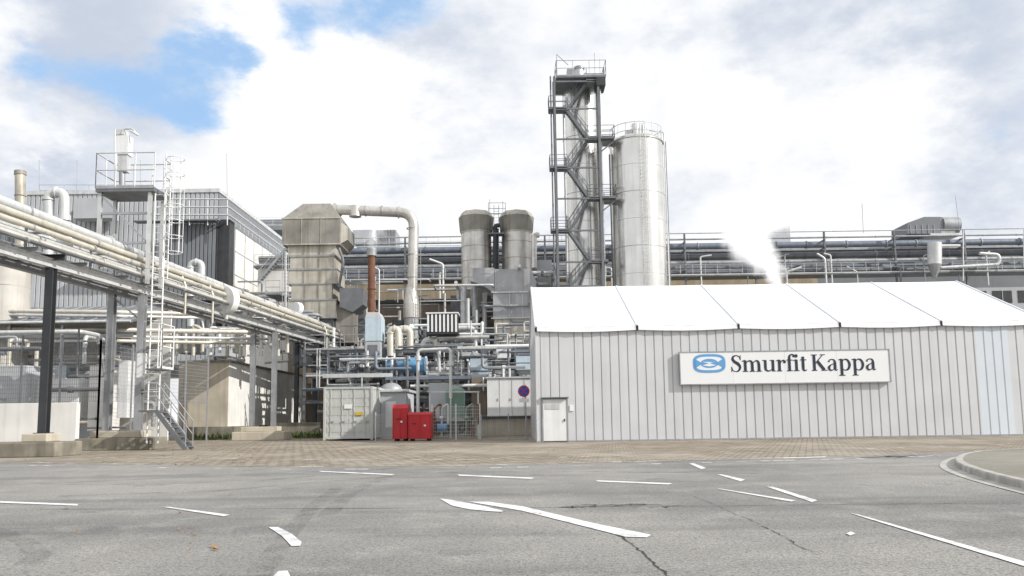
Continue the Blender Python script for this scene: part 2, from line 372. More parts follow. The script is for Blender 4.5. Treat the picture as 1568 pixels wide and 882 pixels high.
# ---------------------------------------------------------------- company sign
sx0,sx1=P(1042,560,39.8).x,P(1362,560,39.8).x; sz1=P(1200,538,39.8).z; sz0=P(1200,586,39.8).z
b=B("company_sign"); b.box(sx0,39.8,sz0,sx1,39.93,sz1,"sign_white")
t=.05
b.box(sx0-t,39.78,sz0-t,sx1+t,39.94,sz0-.002,"galv"); b.box(sx0-t,39.78,sz1+.002,sx1+t,39.94,sz1+t,"galv"); b.box(sx0-t,39.78,sz0-.001,sx0-.002,39.94,sz1+.001,"galv"); b.box(sx1+.002,39.78,sz0-.001,sx1+t,39.94,sz1+.001,"galv")
for q in range(1,4):
    xx=sx0+(sx1-sx0)*q/4; b.box(xx-.006,39.798,sz0,xx+.006,39.805,sz1,"tent_wall")
TH=.235; TN=.07
glyphs=[]   # (points list,width list)
def cr(pts,ws,k=8):
    o=[];w=[];n=len(pts)
    for i in range(n-1):
        p=[Vector(pts[max(0,min(n-1,i+j))]) for j in (-1,0,1,2)]
        for t in range(k):
            t/=k; o.append(.5*((2*p[1])+(p[2]-p[0])*t+(2*p[0]-5*p[1]+4*p[2]-p[3])*t*t+(3*p[1]-p[0]-3*p[2]+p[3])*t**3)); w.append(ws[i]*(1-t)+ws[i+1]*t)
    o.append(Vector(pts[-1])); w.append(ws[-1]); return o,w
def bar(x0,y0,x1,y1,w): glyphs.append(([Vector((x0,y0)),Vector((x1,y1))],[w,w]))
def cv(pts,ws): glyphs.append(cr(pts,ws))
def blob(x,y,r): glyphs.append(([Vector((x-r+2*r*i/8,y)) for i in range(9)],[2*r*math.sqrt(max(0.02,1-(-1+i/4)**2)) for i in range(9)]))
def stem(x,y0,y1,slab0=True,flag=True):
    bar(x,y0,x,y1,TH)
    if slab0: bar(x-.24,y0+TN/2,x+.24,y0+TN/2,TN)
    if flag: cv([(x-.28,y1-.1),(x-.15,y1-.05),(x,y1-.03)],[.06,.09,.14])
def arch(x0,x1):
    cv([(x0,.66),(x0+.12,.86),(x0+.3,.95),(x1-.06,.86),(x1,.6)],[.05,.07,.12,.2,TH]); bar(x1,0,x1,.62,TH); bar(x1-.24,TN/2,x1+.24,TN/2,TN)
xo=0
def at(dx,f):
    global xo; n0=len(glyphs); f()
    for i in range(n0,len(glyphs)): glyphs[i]=([p+Vector((xo,0)) for p in glyphs[i][0]],glyphs[i][1])
    xo+=dx
def gS():
    cv([(.80,1.08),(.74,1.3),(.5,1.42),(.24,1.33),(.17,1.1),(.33,.88),(.6,.70),(.78,.42),(.66,.12),(.42,.03),(.17,.13),(.08,.4)],[.05,.08,.08,.16,.22,.25,.27,.22,.15,.07,.07,.05]); bar(.83,1.02,.83,1.45,.06); bar(.06,0,.06,.46,.06)
def gm(): stem(.25,0,1); arch(.3,.85); arch(.9,1.42)
def gu():
    bar(.25,.35,.25,1,TH); bar(-.0,.965,.25,.965,TN); cv([(.25,.42),(.28,.16),(.5,.04),(.72,.12),(.86,.32)],[TH,.2,.12,.07,.05]); bar(.9,0,.9,1,TH); bar(.64,.965,.9,.965,TN); bar(.9,TN/2,1.12,TN/2,TN)
def gr(): stem(.25,0,1); cv([(.32,.62),(.42,.86),(.6,.95),(.7,.9)],[.05,.08,.12,.1]); blob(.7,.82,.13)
def gf(): bar(.27,0,.27,1.1,TH); bar(.03,TN/2,.56,TN/2,TN); cv([(.27,1.08),(.32,1.34),(.52,1.46),(.66,1.42)],[TH,.18,.09,.08]); blob(.66,1.32,.12); bar(.03,.965,.56,.965,TN)
def gi(): stem(.25,0,1); blob(.24,1.32,.15)
def gt(): bar(.3,.3,.3,1.25,TH); cv([(.3,.36),(.32,.12),(.46,.03),(.62,.12)],[TH,.2,.1,.05]); bar(.05,.965,.6,.965,TN)
def gK():
    stem(.28,0,1.42,True,False); bar(.02,1.385,.54,1.385,TN); bar(.35,.62,1.0,1.36,.08); bar(.78,1.385,1.22,1.385,TN); bar(.55,.82,1.12,.06,.27); bar(.86,TN/2,1.38,TN/2,TN)
def ga():
    cv([(.14,.74),(.2,.9),(.42,.97),(.62,.88),(.66,.66)],[.16,.1,.08,.15,TH]); bar(.66,.16,.66,.7,TH); cv([(.66,.2),(.7,.06),(.78,.03),(.9,.1)],[.2,.16,.09,.04])
    cv([(.62,.6),(.34,.5),(.15,.3),(.2,.08),(.4,.03),(.62,.18)],[.05,.09,.22,.17,.09,.05])
def gp():
    bar(.25,-.46,.25,1,TH); bar(.0,-.425,.52,-.425,TN); cv([(-.02,.92),(.1,.95),(.25,.97)],[.05,.09,.12]); cv([(.3,.74),(.5,.95),(.78,.88),(.93,.5),(.8,.12),(.52,.02),(.3,.16)],[.05,.09,.18,TH,.18,.08,.05])
for g,dx in ((gS,.98),(gm,1.72),(gu,1.2),(gr,.84),(gf,.62),(gi,.52),(gt,.98),(gK,1.38),(ga,.98),(gp,1.14),(gp,1.14),(ga,.9)): at(dx,g)
tx0,tx1=P(1119,556,39.8).x,P(1341,556,39.8).x; base=P(1230,568,39.8).z; sc=(tx1-tx0)/xo; sz=(P(1230,542.5,39.8).z-base)/1.45
for i,(pts,ws) in enumerate(glyphs):
    n=len(pts);vs=[];y=39.79-.0006*(i%12)
    for j,p in enumerate(pts):
        d=(pts[min(j+1,n-1)]-pts[max(j-1,0)]).normalized(); nn=Vector((-d.y,d.x))
        for sg in (1,-1):
            q=p+nn*ws[j]/2*sg; vs.append((tx0+q.x*sc,y,base+q.y*sz))
    b.add(vs,[(2*j,2*j+1,2*j+3,2*j+2) for j in range(n-1)],"sign_text")
lx=P(1086,556,39.8).x; lz=P(1086,556.5,39.8).z; lw=.80; lh=.46
def sup(w,h,n_=3.2,k=40): return [(lx+w*math.copysign(abs(math.cos(t))**(2/n_),math.cos(t)),lz+h*math.copysign(abs(math.sin(t))**(2/n_),math.sin(t))) for t in [2*math.pi*i/k for i in range(k)]]
def flat(pts,y,m): b.add([(x,y,z) for x,z in pts],[tuple(range(len(pts)))],m)
flat(sup(lw,lh),39.79,"sign_blue"); flat(sup(lw*.84,lh*.72),39.787,"sign_white")
e=[(lx+lw*.55*math.cos(t),lz+lh*.5*math.sin(t)) for t in [2*math.pi*i/30 for i in range(30)]]
flat(e,39.784,"sign_blue")
flat([(lx-lw*.42,lz+lh*.18),(lx+lw*.3,lz+lh*.13),(lx+lw*.42,lz+lh*.22),(lx,lz-lh*.02)],39.781,"sign_white")
flat([(lx-lw*.42,lz-lh*.22),(lx-lw*.3,lz-lh*.13),(lx,lz+lh*.0),(lx+lw*.42,lz-lh*.2),(lx,lz-lh*.32)],39.778,"sign_white")
for sg in (-1,1):
    flat([(lx+sg*lw*.86,lz+lh*.5),(lx+sg*lw*.5,lz+lh*.1),(lx+sg*lw*.5,lz-lh*.1),(lx+sg*lw*.86,lz-lh*.5)],39.776,"sign_blue")
b.done()
# ---------------------------------------------------------------- silos
def silo(name,u0,u1,vtop,D,domeh,bands):
    b=B(name); x0,x1=P(u0,vtop+80,D).x,P(u1,vtop+80,D).x; r=(x1-x0)/2; cx=(x0+x1)/2; cy=D+r; zt=P((u0+u1)/2,vtop,D+r).z
    b.cyl((cx,cy,0),(cx,cy,zt),r,"silo_alu",seg=64); b.dome((cx,cy,zt),r*1.01,domeh,"silo_alu",32)
    b.ring((cx,cy,zt),r*1.02,.06,"silo_alu",40)
    z=zt; k=0
    while z>3:
        z-=bands; k+=1; b.ring((cx,cy,z),r*1.0,.016 if k%2 else .03,"silo_seam",64)
        a=3.3+((k*1.7)%2.6); b.cyl((cx+math.cos(a)*r*.998,cy+math.sin(a)*r*.998,z),(cx+math.cos(a)*r*.998,cy+math.sin(a)*r*.998,z+bands),.012,"silo_seam",seg=6)
    return b,cx,cy,r,zt
b,cx,cy,r,zt=silo("steel_silo",941,1025,222,68,.75,2.4)
n=18
for i in range(n):
    a0=2*math.pi*i/n;a1=2*math.pi*(i+1)/n
    p=Vector((cx+math.cos(a0)*r*.98,cy+math.sin(a0)*r*.98,zt)); q=Vector((cx+math.cos(a1)*r*.98,cy+math.sin(a1)*r*.98,zt))
    b.cyl(p,p+Vector((0,0,1.35)),.03,"galv_light",seg=6)
    for h in (.65,1.35): b.cyl(p+Vector((0,0,h)),q+Vector((0,0,h)),.03,"galv_light",seg=6)
b.cyl((cx,cy,zt+.5),(cx,cy,zt+1.9),.4,"silo_alu"); b.box(cx-.9,cy-.3,zt+.6,cx-.3,cy+.3,zt+1.3,"galv"); b.cyl((cx+.6,cy-.4,zt+.4),(cx+.6,cy-.4,zt+1.7),.12,"galv_light")
lxx=cx+.08*r; yl=cy-r-.25
b.ladder((lxx,yl,7),(lxx,yl,zt+1.3),"galv_light")
for i in range(24):
    z=8.5+i*.65
    if z<zt+1.2: b.ring((lxx,yl,z),.36,.015,"galv_light",10,math.pi,2*math.pi)
for o in (-.34,0,.34): b.cyl((lxx+o,yl-math.sqrt(.1301-o*o if abs(o)<.36 else 0),8.5),(lxx+o,yl-math.sqrt(.1301-o*o),zt+1.2),.012,"galv_light",seg=5)
for i in range(9): b.beam((lxx-.25,yl,8+i*2),(lxx-.25,yl+.35,8+i*2),.04,.04,"galv")
b.tube([(cx+r+.12,cy-.4,2),(cx+r+.12,cy-.4,zt+1.0),(cx+r*.5,cy-.4,zt+1.2)],.07,"galv_light"); b.tube([(cx+r+.3,cy,2),(cx+r+.3,cy,zt+.3)],.05,"mid_steel")
b.tube([(cx-r-.1,cy-.5,4),(cx-r-.1,cy-.5,zt-1)],.06,"mid_steel")
b.done()
b,cx,cy,r,zt=silo("steel_silo",864,920,132,70,.5,2.6)
b.cyl((cx,cy,zt+.2),(cx,cy,zt+1.6),.4,"galv_light"); b.cyl((cx,cy,zt+1.6),(cx,cy,zt+1.8),.5,"galv"); b.done()
# stair tower
b=B("silo_stair_tower"); D=68.3; W=1.0
xl,xr=P(852,300,D).x,P(920,300,D).x
zt=P(885,118,D).z
for x,m in ((xl,"mid_steel"),(xr,"mid_steel")):
    for y in (D-.15,D+W):
        b.ibeam((x,y,0),(x,y,zt),.2,.2,m)
lv=[(l,s) for l,s in ((437,1),(400,0),(352,1),(303,0),(256,1),(212,0),(166,1),(124,0))]
zs=[P(885,v,D).z for v,_ in lv]
for i,(v,left) in enumerate(lv):
    z=zs[i]
    a0,a1=(xl-.5,xl+1.0) if left else (xr-1.0,xr+(1.3 if v in (303,212) else .5))
    b.box(a0,D-.2,z-.1,a1,D+W,z,"mid_steel")
    b.rail((a0,D-.2,z),(a1,D-.2,z),"mid_steel"); b.rail((a0 if left else a1,D-.2,z),(a0 if left else a1,D+W,z),"mid_steel"); b.rail((a0,D+W,z),(a1,D+W,z),"mid_steel")
    if i<len(lv)-1:
        z2=zs[i+1]; sa,sb_=(xl+1.0,xr-1.0) if left else (xr-1.0,xl+1.0)
        yy=D-.1 if i%2 else D+.5
        for y in (yy,yy+.7):
            b.beam((sa,y,z-.05),(sb_,y,z2-.05),.06,.24,"mid_steel")
            b.cyl((sa,y,z+1.0),(sb_,y,z2+1.0),.025,"mid_steel",seg=6); b.cyl((sa,y,z+.55),(sb_,y,z2+.55),.018,"mid_steel",seg=6)
            for k in range(5):
                t=(k+.5)/5; q=Vector((sa+(sb_-sa)*t,y,z+(z2-z)*t)); b.cyl(q,q+Vector((0,0,1)),.018,"mid_steel",seg=5)
        for k in range(14):
            t=(k+.5)/14; q=(sa+(sb_-sa)*t,z+(z2-z)*t); b.box(q[0]-.12,yy+.03,q[1]-.02,q[0]+.12,yy+.67,q[1]+.01,"galv")
    b.beam((xl,D-.15,z-.1),(xr,D-.15,z-.1),.1,.14,"mid_steel")
z=zt; x0,x1=xl+.2,xr+.7
b.box(x0,D-.3,z-.15,x1,D+3.6,z,"mid_steel")
for a,c2 in (((x0,D-.3,z),(x1,D-.3,z)),((x0,D-.3,z),(x0,D+3.6,z)),((x1,D-.3,z),(x1,D+3.6,z)),((x0,D+3.6,z),(x1,D+3.6,z))): b.rail(a,c2,"galv",1.4)
b.box(xr-.15,D-.35,z-.9,xr+.65,D+1.5,z-.16,"dark_steel")
b.cyl((xl+.3,D+.2,z),(xl+.3,D+.2,z+2.2),.03,"galv"); b.beam((xl+.3,D+.2,z+2.2),(xl+1.3,D+.2,z+1.2),.05,.05,"galv")
b.cyl((xr-.2,D+.2,z),(xr-.2,D+.2,z+2.3),.025,"galv"); b.cyl((xr+.3,D+.6,z),(xr+.3,D+.6,z+1.9),.02,"galv")
b.box(xl+1.2,D+.5,z,xl+1.9,D+1.2,z+1,"galv")
for v in (303,212):
    z=P(930,v,D).z; b.box(xr+.3,D+.2,z-.12,xr+1.6,D+1.8,z-.101,"galv"); b.rail((xr+.5,D+1.8,z-.1),(xr+1.6,D+1.8,z-.1),"mid_steel"); b.beam((xr,D+.3,z-1.2),(xr+1.3,D+.3,z-.15),.08,.1,"mid_steel")
b.cyl((xl-.3,D+.2,0),(xl-.3,D+.2,zt+.2),.07,"mid_steel")
b.tube([(xr+.25,D+.5,3),(xr+.25,D+.5,zt)],.06,"galv_light"); b.tube([(xl+.9,D+1.5,3),(xl+.9,D+1.5,zt-2)],.1,"galv_light")
b.done()
# ---------------------------------------------------------------- exhaust tower and duct
D=66
b=B("exhaust_hood_tower")
x0,x1=P(432,350,D).x,P(530,350,D).x; z0=P(480,374,D).z; z1=P(480,334,D).z; z2=P(480,307,D).z; xa,xb=P(459,320,D).x,P(502,320,D).x
b.box(x0,D,z0,x1-.5,D+4.4,z1,"hood"); b.fr(x0,x1-.5,D,D+4.4,z1+.004,xa,xb,D+1.0,D+3.4,z2,"hood")
b.add([(x1-.496,D+.3,z0+1.9),(x1,D+.7,z0+1.6),(x1,D+3.6,z0+1.6),(x1-.496,D+4,z0+1.9),(x1-.496,D+.3,z0+.1),(x1,D+.7,z0+.5),(x1,D+3.6,z0+.5),(x1-.496,D+4,z0+.1)],[(0,1,2,3),(4,7,6,5),(0,4,5,1),(1,5,6,2),(2,6,7,3)],"hood")
for i in range(1,3):
    xx=x0+(x1-.5-x0)*i/3; b.box(xx-.03,D-.04,z0,xx+.03,D-.002,z1,"hood_light")
for z in (z0,z1): b.box(x0-.06,D-.06,z-.05,x1-.44,D-.045,z+.05,"hood_light")
for i,(u0,u1,v0,v1) in enumerate(((441,514,375,391),(444,511,392.5,411),(440,516,412.5,434),(446,508,435,458),(442,514,459.5,487))):
    X0,X1,Z0,Z1=b.sb(u0,v0,u1,v1,D+.3,3.2,"hood_light")
    for q in (Z0,Z1): b.box(X0-.07,D+.22,q-.04,X1+.07,D+3.56,q+.036,"duct_grey")
    for k in (1,2): 
        xx=X0+(X1-X0)*k/3; b.box(xx-.035,D+.24,Z0+.05,xx+.035,D+.298,Z1-.05,"hood")
X0,X1,Z0,Z1=b.sb(448,488,510,560,D+.6,2.6,"mid_steel")
b.box(X1+.1,D+1,Z1-2,X1+1.6,D+3,Z1+1.2,"hood"); b.prism([(520,441),(556,441),(556,466),(540,478),(520,470)],D+.5,2,"mid_steel")
b.tube([P(519,380,D),P(526,400,D),P(519,440,D)],.12,"mid_steel"); b.tube([P(437,385,D),P(437,480,D)],.1,"galv_light")
b.ladder(P(437,480,D-.2),P(437,380,D-.2),"galv",.5)
b.rail(P(436,375,D-.5),P(436,375,D+4),"galv"); b.box(x0-1.3,D,z0-4.2,x0-.1,D+4,z0-4.1,"mid_steel"); b.rail((x0-1.3,D,z0-4.1),(x0-.1,D,z0-4.1))
b.done(.02)
b=B("exhaust_duct")
b.tube([P(518,321,D+2),P(634,326,D+2),P(631,462,D+2)],.43,"alu_clad",20,1.3)
b.cyl(P(544,316,D+2),P(544,332,D+2),.52,"alu_clad",seg=16); b.cyl(P(630,440,D+2),P(630,466,D+2),.43,"alu_clad",r2=.68,seg=20); b.cyl(P(630,466,D+2),P(630,487,D+2),.68,"alu_clad",seg=20); b.cyl(P(630,487,D+2),P(630,560,D+2),.6,"duct_grey",seg=16)
for v in (350,390,425): p=P(631,v,D+2); b.ring(p,.45,.04,"duct_grey")
for u in (560,585): p=P(u,323,D+2); b.cyl(p-Vector((.05,0,0)),p+Vector((.05,0,0)),.47,"duct_grey",seg=18)
b.ladder(P(640,560,D+1.3),P(640,380,D+1.3)); b.tube([P(520,318,D+2.2),P(512,326,D+2.2)],.6,"alu_clad",16)
b.done()
b=B("rusty_chimney"); p=P(569,480,D-1); q=P(569,392,D-1); b.cyl(p-Vector((0,0,3)),q,.30,"rust",seg=16); b.cyl(q,q+Vector((0,0,.55)),.40,"galv",seg=16); b.dome(q+Vector((0,0,.55)),.4,.2,"galv",16); b.ring(p+Vector((0,0,2)),.33,.04,"rust"); b.tube([p+Vector((.6,0,-2)),p+Vector((.6,0,3.6)),p+Vector((.2,0,3.8))],.06,"galv_light"); b.done()
# cyclones
D=75
for (u0,u1) in ((705,752),(768,815)):
    b=B("cyclone_separator"); x0,x1=P(u0,380,D).x,P(u1,380,D).x; r=(x1-x0)/2; cx=(x0+x1)/2; cy=D+r; um=(u0+u1)/2
    z1=P(um,353,D).z; z2=P(um,328,D).z; z3=P(um,320,D).z; z0=P(um,442 if u0<750 else 412,D).z
    b.cyl((cx,cy,z0),(cx,cy,z1),r,"alu_clad",seg=32); b.cyl((cx,cy,z0-.004),(cx,cy,z0-2.5),r,"alu_clad",r2=.4,seg=24)
    b.cyl((cx,cy,z1),(cx,cy,z1+.12),r*1.04,"hood_light",seg=32)
    rr=r*1.12
    b.cyl((cx,cy,z1+.13),(cx,cy,z2),rr*.97,"hood",r2=rr*1.05,seg=8); b.cyl((cx,cy,z2+.003),(cx,cy,z3),rr*1.05,"hood_light",r2=rr*.85,seg=8)
    for z in (z0+1.2,z0+2.8,z0+4.2): 
        if z<z1: b.ring((cx,cy,z),r*1.01,.04,"alu_clad",32)
    b.done()
b=B("platform_ladder"); b.sb(755,350,764,412,D+.8,.8,"dark_steel"); b.ladder(P(760,412,D+.2),P(760,314,D+.2)); b.rail(P(748,328,D),P(774,328,D),"galv"); b.sb(748,356,772,358,D-.2,1,"mid_steel")
b.cyl(P(750,330,D+2),P(750,305,D+2),.03,"galv"); b.cyl(P(770,330,D+2),P(770,308,D+2),.03,"galv"); b.tube([P(758,420,D),P(758,345,D),P(766,345,D)],.2,"dark_steel"); b.done()
b=B("dust_duct"); D=71
b.prism([(720,410),(757,410),(757,449),(738,436),(720,430)],D,2.4,"duct_grey"); b.prism([(757.5,412),(812,412),(821,430),(821,446),(757.5,446)],D,2.4,"duct_grey")
b.sb(755,448,823,486,D-.1,2.7,"duct_grey"); b.sb(757,487.5,823,527,D,2.5,"hood_light"); b.sb(752,446,825,448,D-.2,2.9,"galv_light"); b.sb(752,486,825,487.5,D-.2,2.9,"galv_light")
for u in (780,800): b.sb(u,450,u+1,485,D-.16,.055,"galv_light")
b.sb(757,528,823,620,D+.2,2,"mid_steel"); b.tube([P(826,360,D+3),P(818,360,D+3),P(818,412,D+1)],.25,"alu_clad"); b.sb(823,398,845,437,D+2,2,"hall_light")
b.done(.015)
# ---------------------------------------------------------------- far hall with pipe bridges
b=B("factory_hall"); D=92
x0,x1=P(360,400,D).x,P(1800,400,D).x; zt=P(1100,386,D).z
b.box(x0,D,0,x1,D+30,zt,"hall_grey"); 
b.box(x0,D-.05,0,P(1250,400,D).x,D-.01,zt-3.0,"ochre"); b.box(P(1250,400,D).x+.01,D-.05,0,x1,D-.01,zt-4.6,"hall_light")
for i in range(40):
    x=x0+i*2.9; b.box(x,D-.1,zt-6.4,x+2.2,D-.052,zt-5.0,"dark_steel"); b.box(x+1.07,D-.13,zt-6.4,x+1.13,D-.102,zt-5,"galv_light")
b.box(x0,D-.3,zt,x1,D+.2,zt+.25,"galv")
for u in (1120,1545,1240): b.sb(u,375,u+22,386,D+6,3,"hall_light")
b.sb(1174,344,1210,372,D+4,4,"hall_light")
b.cyl(P(1190,344,D+5),P(1190,336,D+5),.5,"galv")
b.sb(575,352,606,386,D+6,4,"galv"); b.sb(540,352,570,372,D+8,4,"hall_light"); 
for i in range(6): p=P(578+i*5,352,D+5.9); b.cyl(p,p-Vector((0,0,2)),.03,"dark_steel",seg=5)
b.done()
b=B("pipe_bridge"); D=86
xa,xb=P(515,400,D).x,P(1750,400,D).x
zr=lambda v: P(1300,v,D).z
for v,r,m,dy in ((363,.10,"galv",0),(373,.36,"pipe_blue",.3),(387,.36,"mid_steel",1.2),(400,.22,"galv",-.2),(406,.2,"pipe_blue",.6),(414,.24,"mid_steel",0),(357,.05,"galv",-1)):
    z=zr(v); b.cyl((xa,D+dy,z),(xb,D+dy,z),r,m,seg=12)
    x=xa+1
    while x<xb:
        b.cyl((x,D+dy,z),(x+.12,D+dy,z),r*1.18,"galv" if R.random()<.3 else m,seg=12); x+=R.uniform(3,5.5)
x=xa
while x<xb:
    b.ibeam((x,D-.6,zr(425)-6),(x,D-.6,zr(356)),.18,.18,"mid_steel")
    for v in (368,380,394,410): b.beam((x,D-.8,zr(v)-.03),(x,D+1.8,zr(v)-.03),.12,.12,"mid_steel")
    x+=7.5
b.rail((xa,D-1,zr(420)),(xb,D-1,zr(420)),"galv_light"); b.box(xa,D-1,zr(422),xb,D+1.5,zr(420)-.02,"mid_steel")
b.rail((xa,D+1.6,zr(363)),(P(900,370,D).x,D+1.6,zr(363)),"galv_light")
for i in range(26):
    x=R.uniform(xa,xb); z=zr(R.choice((400,414,420))); b.tube([(x,D-.9,z-3),(x,D-.9,z+R.uniform(.1,.6)),(x+R.uniform(-2,2),D-.9,z+.7)],R.choice((.06,.09,.12)),R.choice(("galv_light","galv","pipe_blue","white_paint")))
b.tube([P(1430,385,D-2),P(1430,376,D-2),P(1470,376,D-2)],.12,"white_paint"); b.cyl(P(1431,405,D-2),P(1431,372,D-2),.7,"galv_light",seg=18); b.cyl(P(1431,425,D-2),P(1431,405,D-2),.2,"galv",r2=.7,seg=18)
b.tube([P(1440,410,D-2),P(1530,405,D-2),P(1530,390,D-2),P(1500,388,D-2)],.18,"galv_light"); b.cyl(P(1475,430,D-2),P(1475,352,D-2),.06,"white_paint"); b.cyl(P(1568,410,D-2),P(1568,350,D-2),.07,"white_paint")
b.cyl(P(1470,357,D),P(1463,300,D),.03,"galv",seg=6); b.cyl(P(1322,357,D),P(1320,312,D),.03,"galv",seg=6)
b.done()
b=B("roof_ventilation_unit"); D=90; b.prism([(1390,341),(1415,332),(1440,332),(1440,358),(1390,358)],D,4,"hall_grey"); b.cyl(P(1440,345,D+1.2),P(1466,345,D+1.2),.95,"galv",seg=20); b.sb(1440,334,1462,358,D+.6,2,"galv"); 
for i in range(5): b.sb(1394+i*9,344,1395+i*9,357,D-.05,.045,"galv")
b.sb(1425,357,1468,362,D-.2,4,"galv_light"); b.done()
# ---------------------------------------------------------------- left halls
b=B("corrugated_hall"); D=84
def cl(b,u0,v0,u1,v1,D,dep,per,m,m2):
    X0,X1,Z0,Z1=b.sb(u0,v0,u1,v1,D+.1,dep,m2); clad(b,X0,X1,D,Z0,Z1,per,per*.3,.07,m,m2); return X0,X1,Z0,Z1
X0,X1,Z0,Z1=cl(b,35,297,332,560,D,26,.5,"hall_light","hall_grey")
b.box(X0,D-.1,Z1,X1+.1,D+26,Z1+.4,"galv_light")
cl(b,-160,322,34.5,560,D+1,24,.5,"hall_grey","mid_steel")
X0,X1,Z0,Z1=cl(b,262,338,331,460,D-3,2.8,.42,"hall_grey","dark_steel"); b.box(X0,D-3.1,Z1,X1+.2,D-.12,Z1+.15,"galv")
b.sb(332.5,336,350,470,D-2.6,1.5,"dark_steel")
for v in (306,318,330):
    b.cyl(P(236,v-1,D-4),P(350,v-1,D-4),.09,"galv_light",seg=8); b.cyl(P(350,v-1,D-4),P(350,v-1,D-4)+Vector((0,22,0)),.09,"galv_light",seg=8)
for u in (236,262,290,318,348): b.cyl(P(u,345,D-4),P(u,304,D-4),.06,"galv_light",seg=8)
b.box(P(232,340,D).x,D-4.2,P(290,337,D-4).z-.1,P(352,340,D).x,D-3.15,P(290,337,D-4).z,"mid_steel")
b.sb(113,303,172,334,D-2,1.5,"hall_light"); b.rail(P(60,300,D),P(230,300,D),"galv",1.2)
for u in (60,118,215): b.cyl(P(u,300,D+2),P(u,245,D+2),.03,"galv",seg=5)
b.cyl(P(348,300,D+2),P(347,235,D+2),.025,"galv",seg=5)
b.done()
b=B("white_process_building")
xw=P(351,400,84).x; zw=P(352,350,84).z; xe=P(360,400,84).x
b.box(xw,84,0,xe,108,zw,"concrete_white"); b.rail((xe,84,zw),(xe,108,zw),"galv_light")
for i in range(1,8): y=84+i*3; b.box(xe,y-.05,0,xe+.04,y+.05,zw,"galv")
for h in (2.5,5): b.box(xe,84,zw-h,xe+.05,108,zw-h+.12,"galv_light")
b.sb(392.5,410,441,None,82,1.5,"concrete_white"); b.sb(388,406,446,409.6,81.8,2.5,"mid_steel"); b.rail(P(390,406,81.9),P(446,406,81.9),"galv_light")
p=P(395,430,81);q=P(440,378,81)
for d in (0,.8):
    b.beam(p+Vector((0,d,0)),q+Vector((0,d,0)),.06,.25,"galv"); b.cyl(p+Vector((0,d,1)),q+Vector((0,d,1)),.03,"galv_light",seg=6)
for k in range(14): c_=p.lerp(q,k/13); b.box(c_.x-.12,c_.y+.03,c_.z,c_.x+.12,c_.y+.77,c_.z+.03,"galv")
b.sb(390,336,434,352,112,5,"hall_grey"); b.rail(P(385,345,112),P(434,345,112),"galv_light"); b.done()
for u,v0,v1,w in ((74,292,340,26),(292,400,440,18)):
    b=B("gooseneck_vent"); D=60
    r=w*.19*D/1240; b.tube([P(u,v1+60,D),P(u,v0+r*10,D),P(u+w*.95,v0+r*10,D),P(u+w*.95,v1-6,D)],r*1.5,"galv_light",14,1.0); b.cyl(P(u+w*.95,v1-10,D),P(u+w*.95,v1-2,D),r*1.9,"galv_light",seg=14); b.cyl(P(u,v1-4,D),P(u,v1+2,D),r*2,"galv",seg=14); b.done()
b=B("chimney"); D=72; b.cyl(P(31,480,D),P(31,262,D),.44,"hood_light",seg=20); b.cyl(P(31,268,D),P(31,262,D),.5,"hood",seg=20); b.ring(P(31,300,D),.46,.04,"hood"); b.done()
b=B("storage_tank"); D=52; c0=P(8,470,D);c1=P(8,408,D); b.cyl(c0-Vector((0,0,6)),c1,1.5,"tank_coat",seg=32); b.dome(c1,1.5,.5,"tank_coat"); b.ring(c1,1.5,.04,"galv",32); b.ring(c1-Vector((0,0,1.4)),1.5,.03,"galv",32); b.rail(c1+Vector((-1.5,-.5,.2)),c1+Vector((1.5,-.5,.2))); b.done()
# shed on left
b=B("lean_to_shed"); D=50
xs0,xs1=P(-150,480,D).x,P(264,480,D+6).x; z0=P(100,492,D).z; z1=P(100,470,D+6).z
b.add([(xs0,D,z0),(xs1,D,z0),(xs1,D+6,z1),(xs0,D+6,z1),(xs0,D,z0-.15),(xs1,D,z0-.15),(xs1,D+6,z1-.15),(xs0,D+6,z1-.15)],[(0,1,2,3),(7,6,5,4),(0,4,5,1),(1,5,6,2),(2,6,7,3)],"mid_steel")
k=xs0
while k<xs1: b.beam((k,D,z0+.03),(k,D+6,z1+.03),.05,.06,"galv"); k+=.9
b.cyl((xs0,D-.1,z0-.05),(xs1,D-.1,z0-.05),.09,"galv_light")
b.box(xs0,D+5.8,0,xs1,D+6,z1-.16,"concrete_white"); b.box(xs0,D+4,0,xs1-3,D+4.2,3,"hall_light")
x=xs0
while x<xs1: b.ibeam((x,D+.3,0),(x,D+.3,z0-.16),.16,.16,"galv"); x+=3.3
b.beam((xs0,D+.3,z0-.9),(xs1,D+.3,z0-.9),.12,.2,"mid_steel")
b.sb(150,520,200,600,D+2,2,"mid_steel"); b.sb(40,560,100,625,D+2,1.8,"pale_blue"); 
for i in range(8): z=2.5+i*.45; b.cyl((xs0,D+1+i*.3,z),(xs1-R.uniform(0,6),D+1+i*.3,z),R.uniform(.05,.14),R.choice(("galv_light","mid_steel","pipe_cream")),seg=8)
b.done()
b=B("insulated_pipe_run"); D=52
for i,(v,r) in enumerate(((478,.13),(484,.1),(505,.16),(515,.1),(522,.12))):
    b.tube([P(-60,v-3,D-1),P(180,v,D-1),P(280,v+2,D+2),P(420,v+4,D+8)],r,"galv_light" if i%2 else "pipe_cream",10)
for i in range(7):
    u=270+i*26; b.tube([P(u,545,D+6),P(u,500+R.uniform(-8,8),D+6),P(u+14,505,D+6),P(u+14,540,D+6)],.13,R.choice(("galv_light","white_paint","pipe_cream")))
b.sb(268,520,300,540,D+6,2,"galv"); b.sb(330,500,352,545,D+12,2,"hall_light"); b.done()
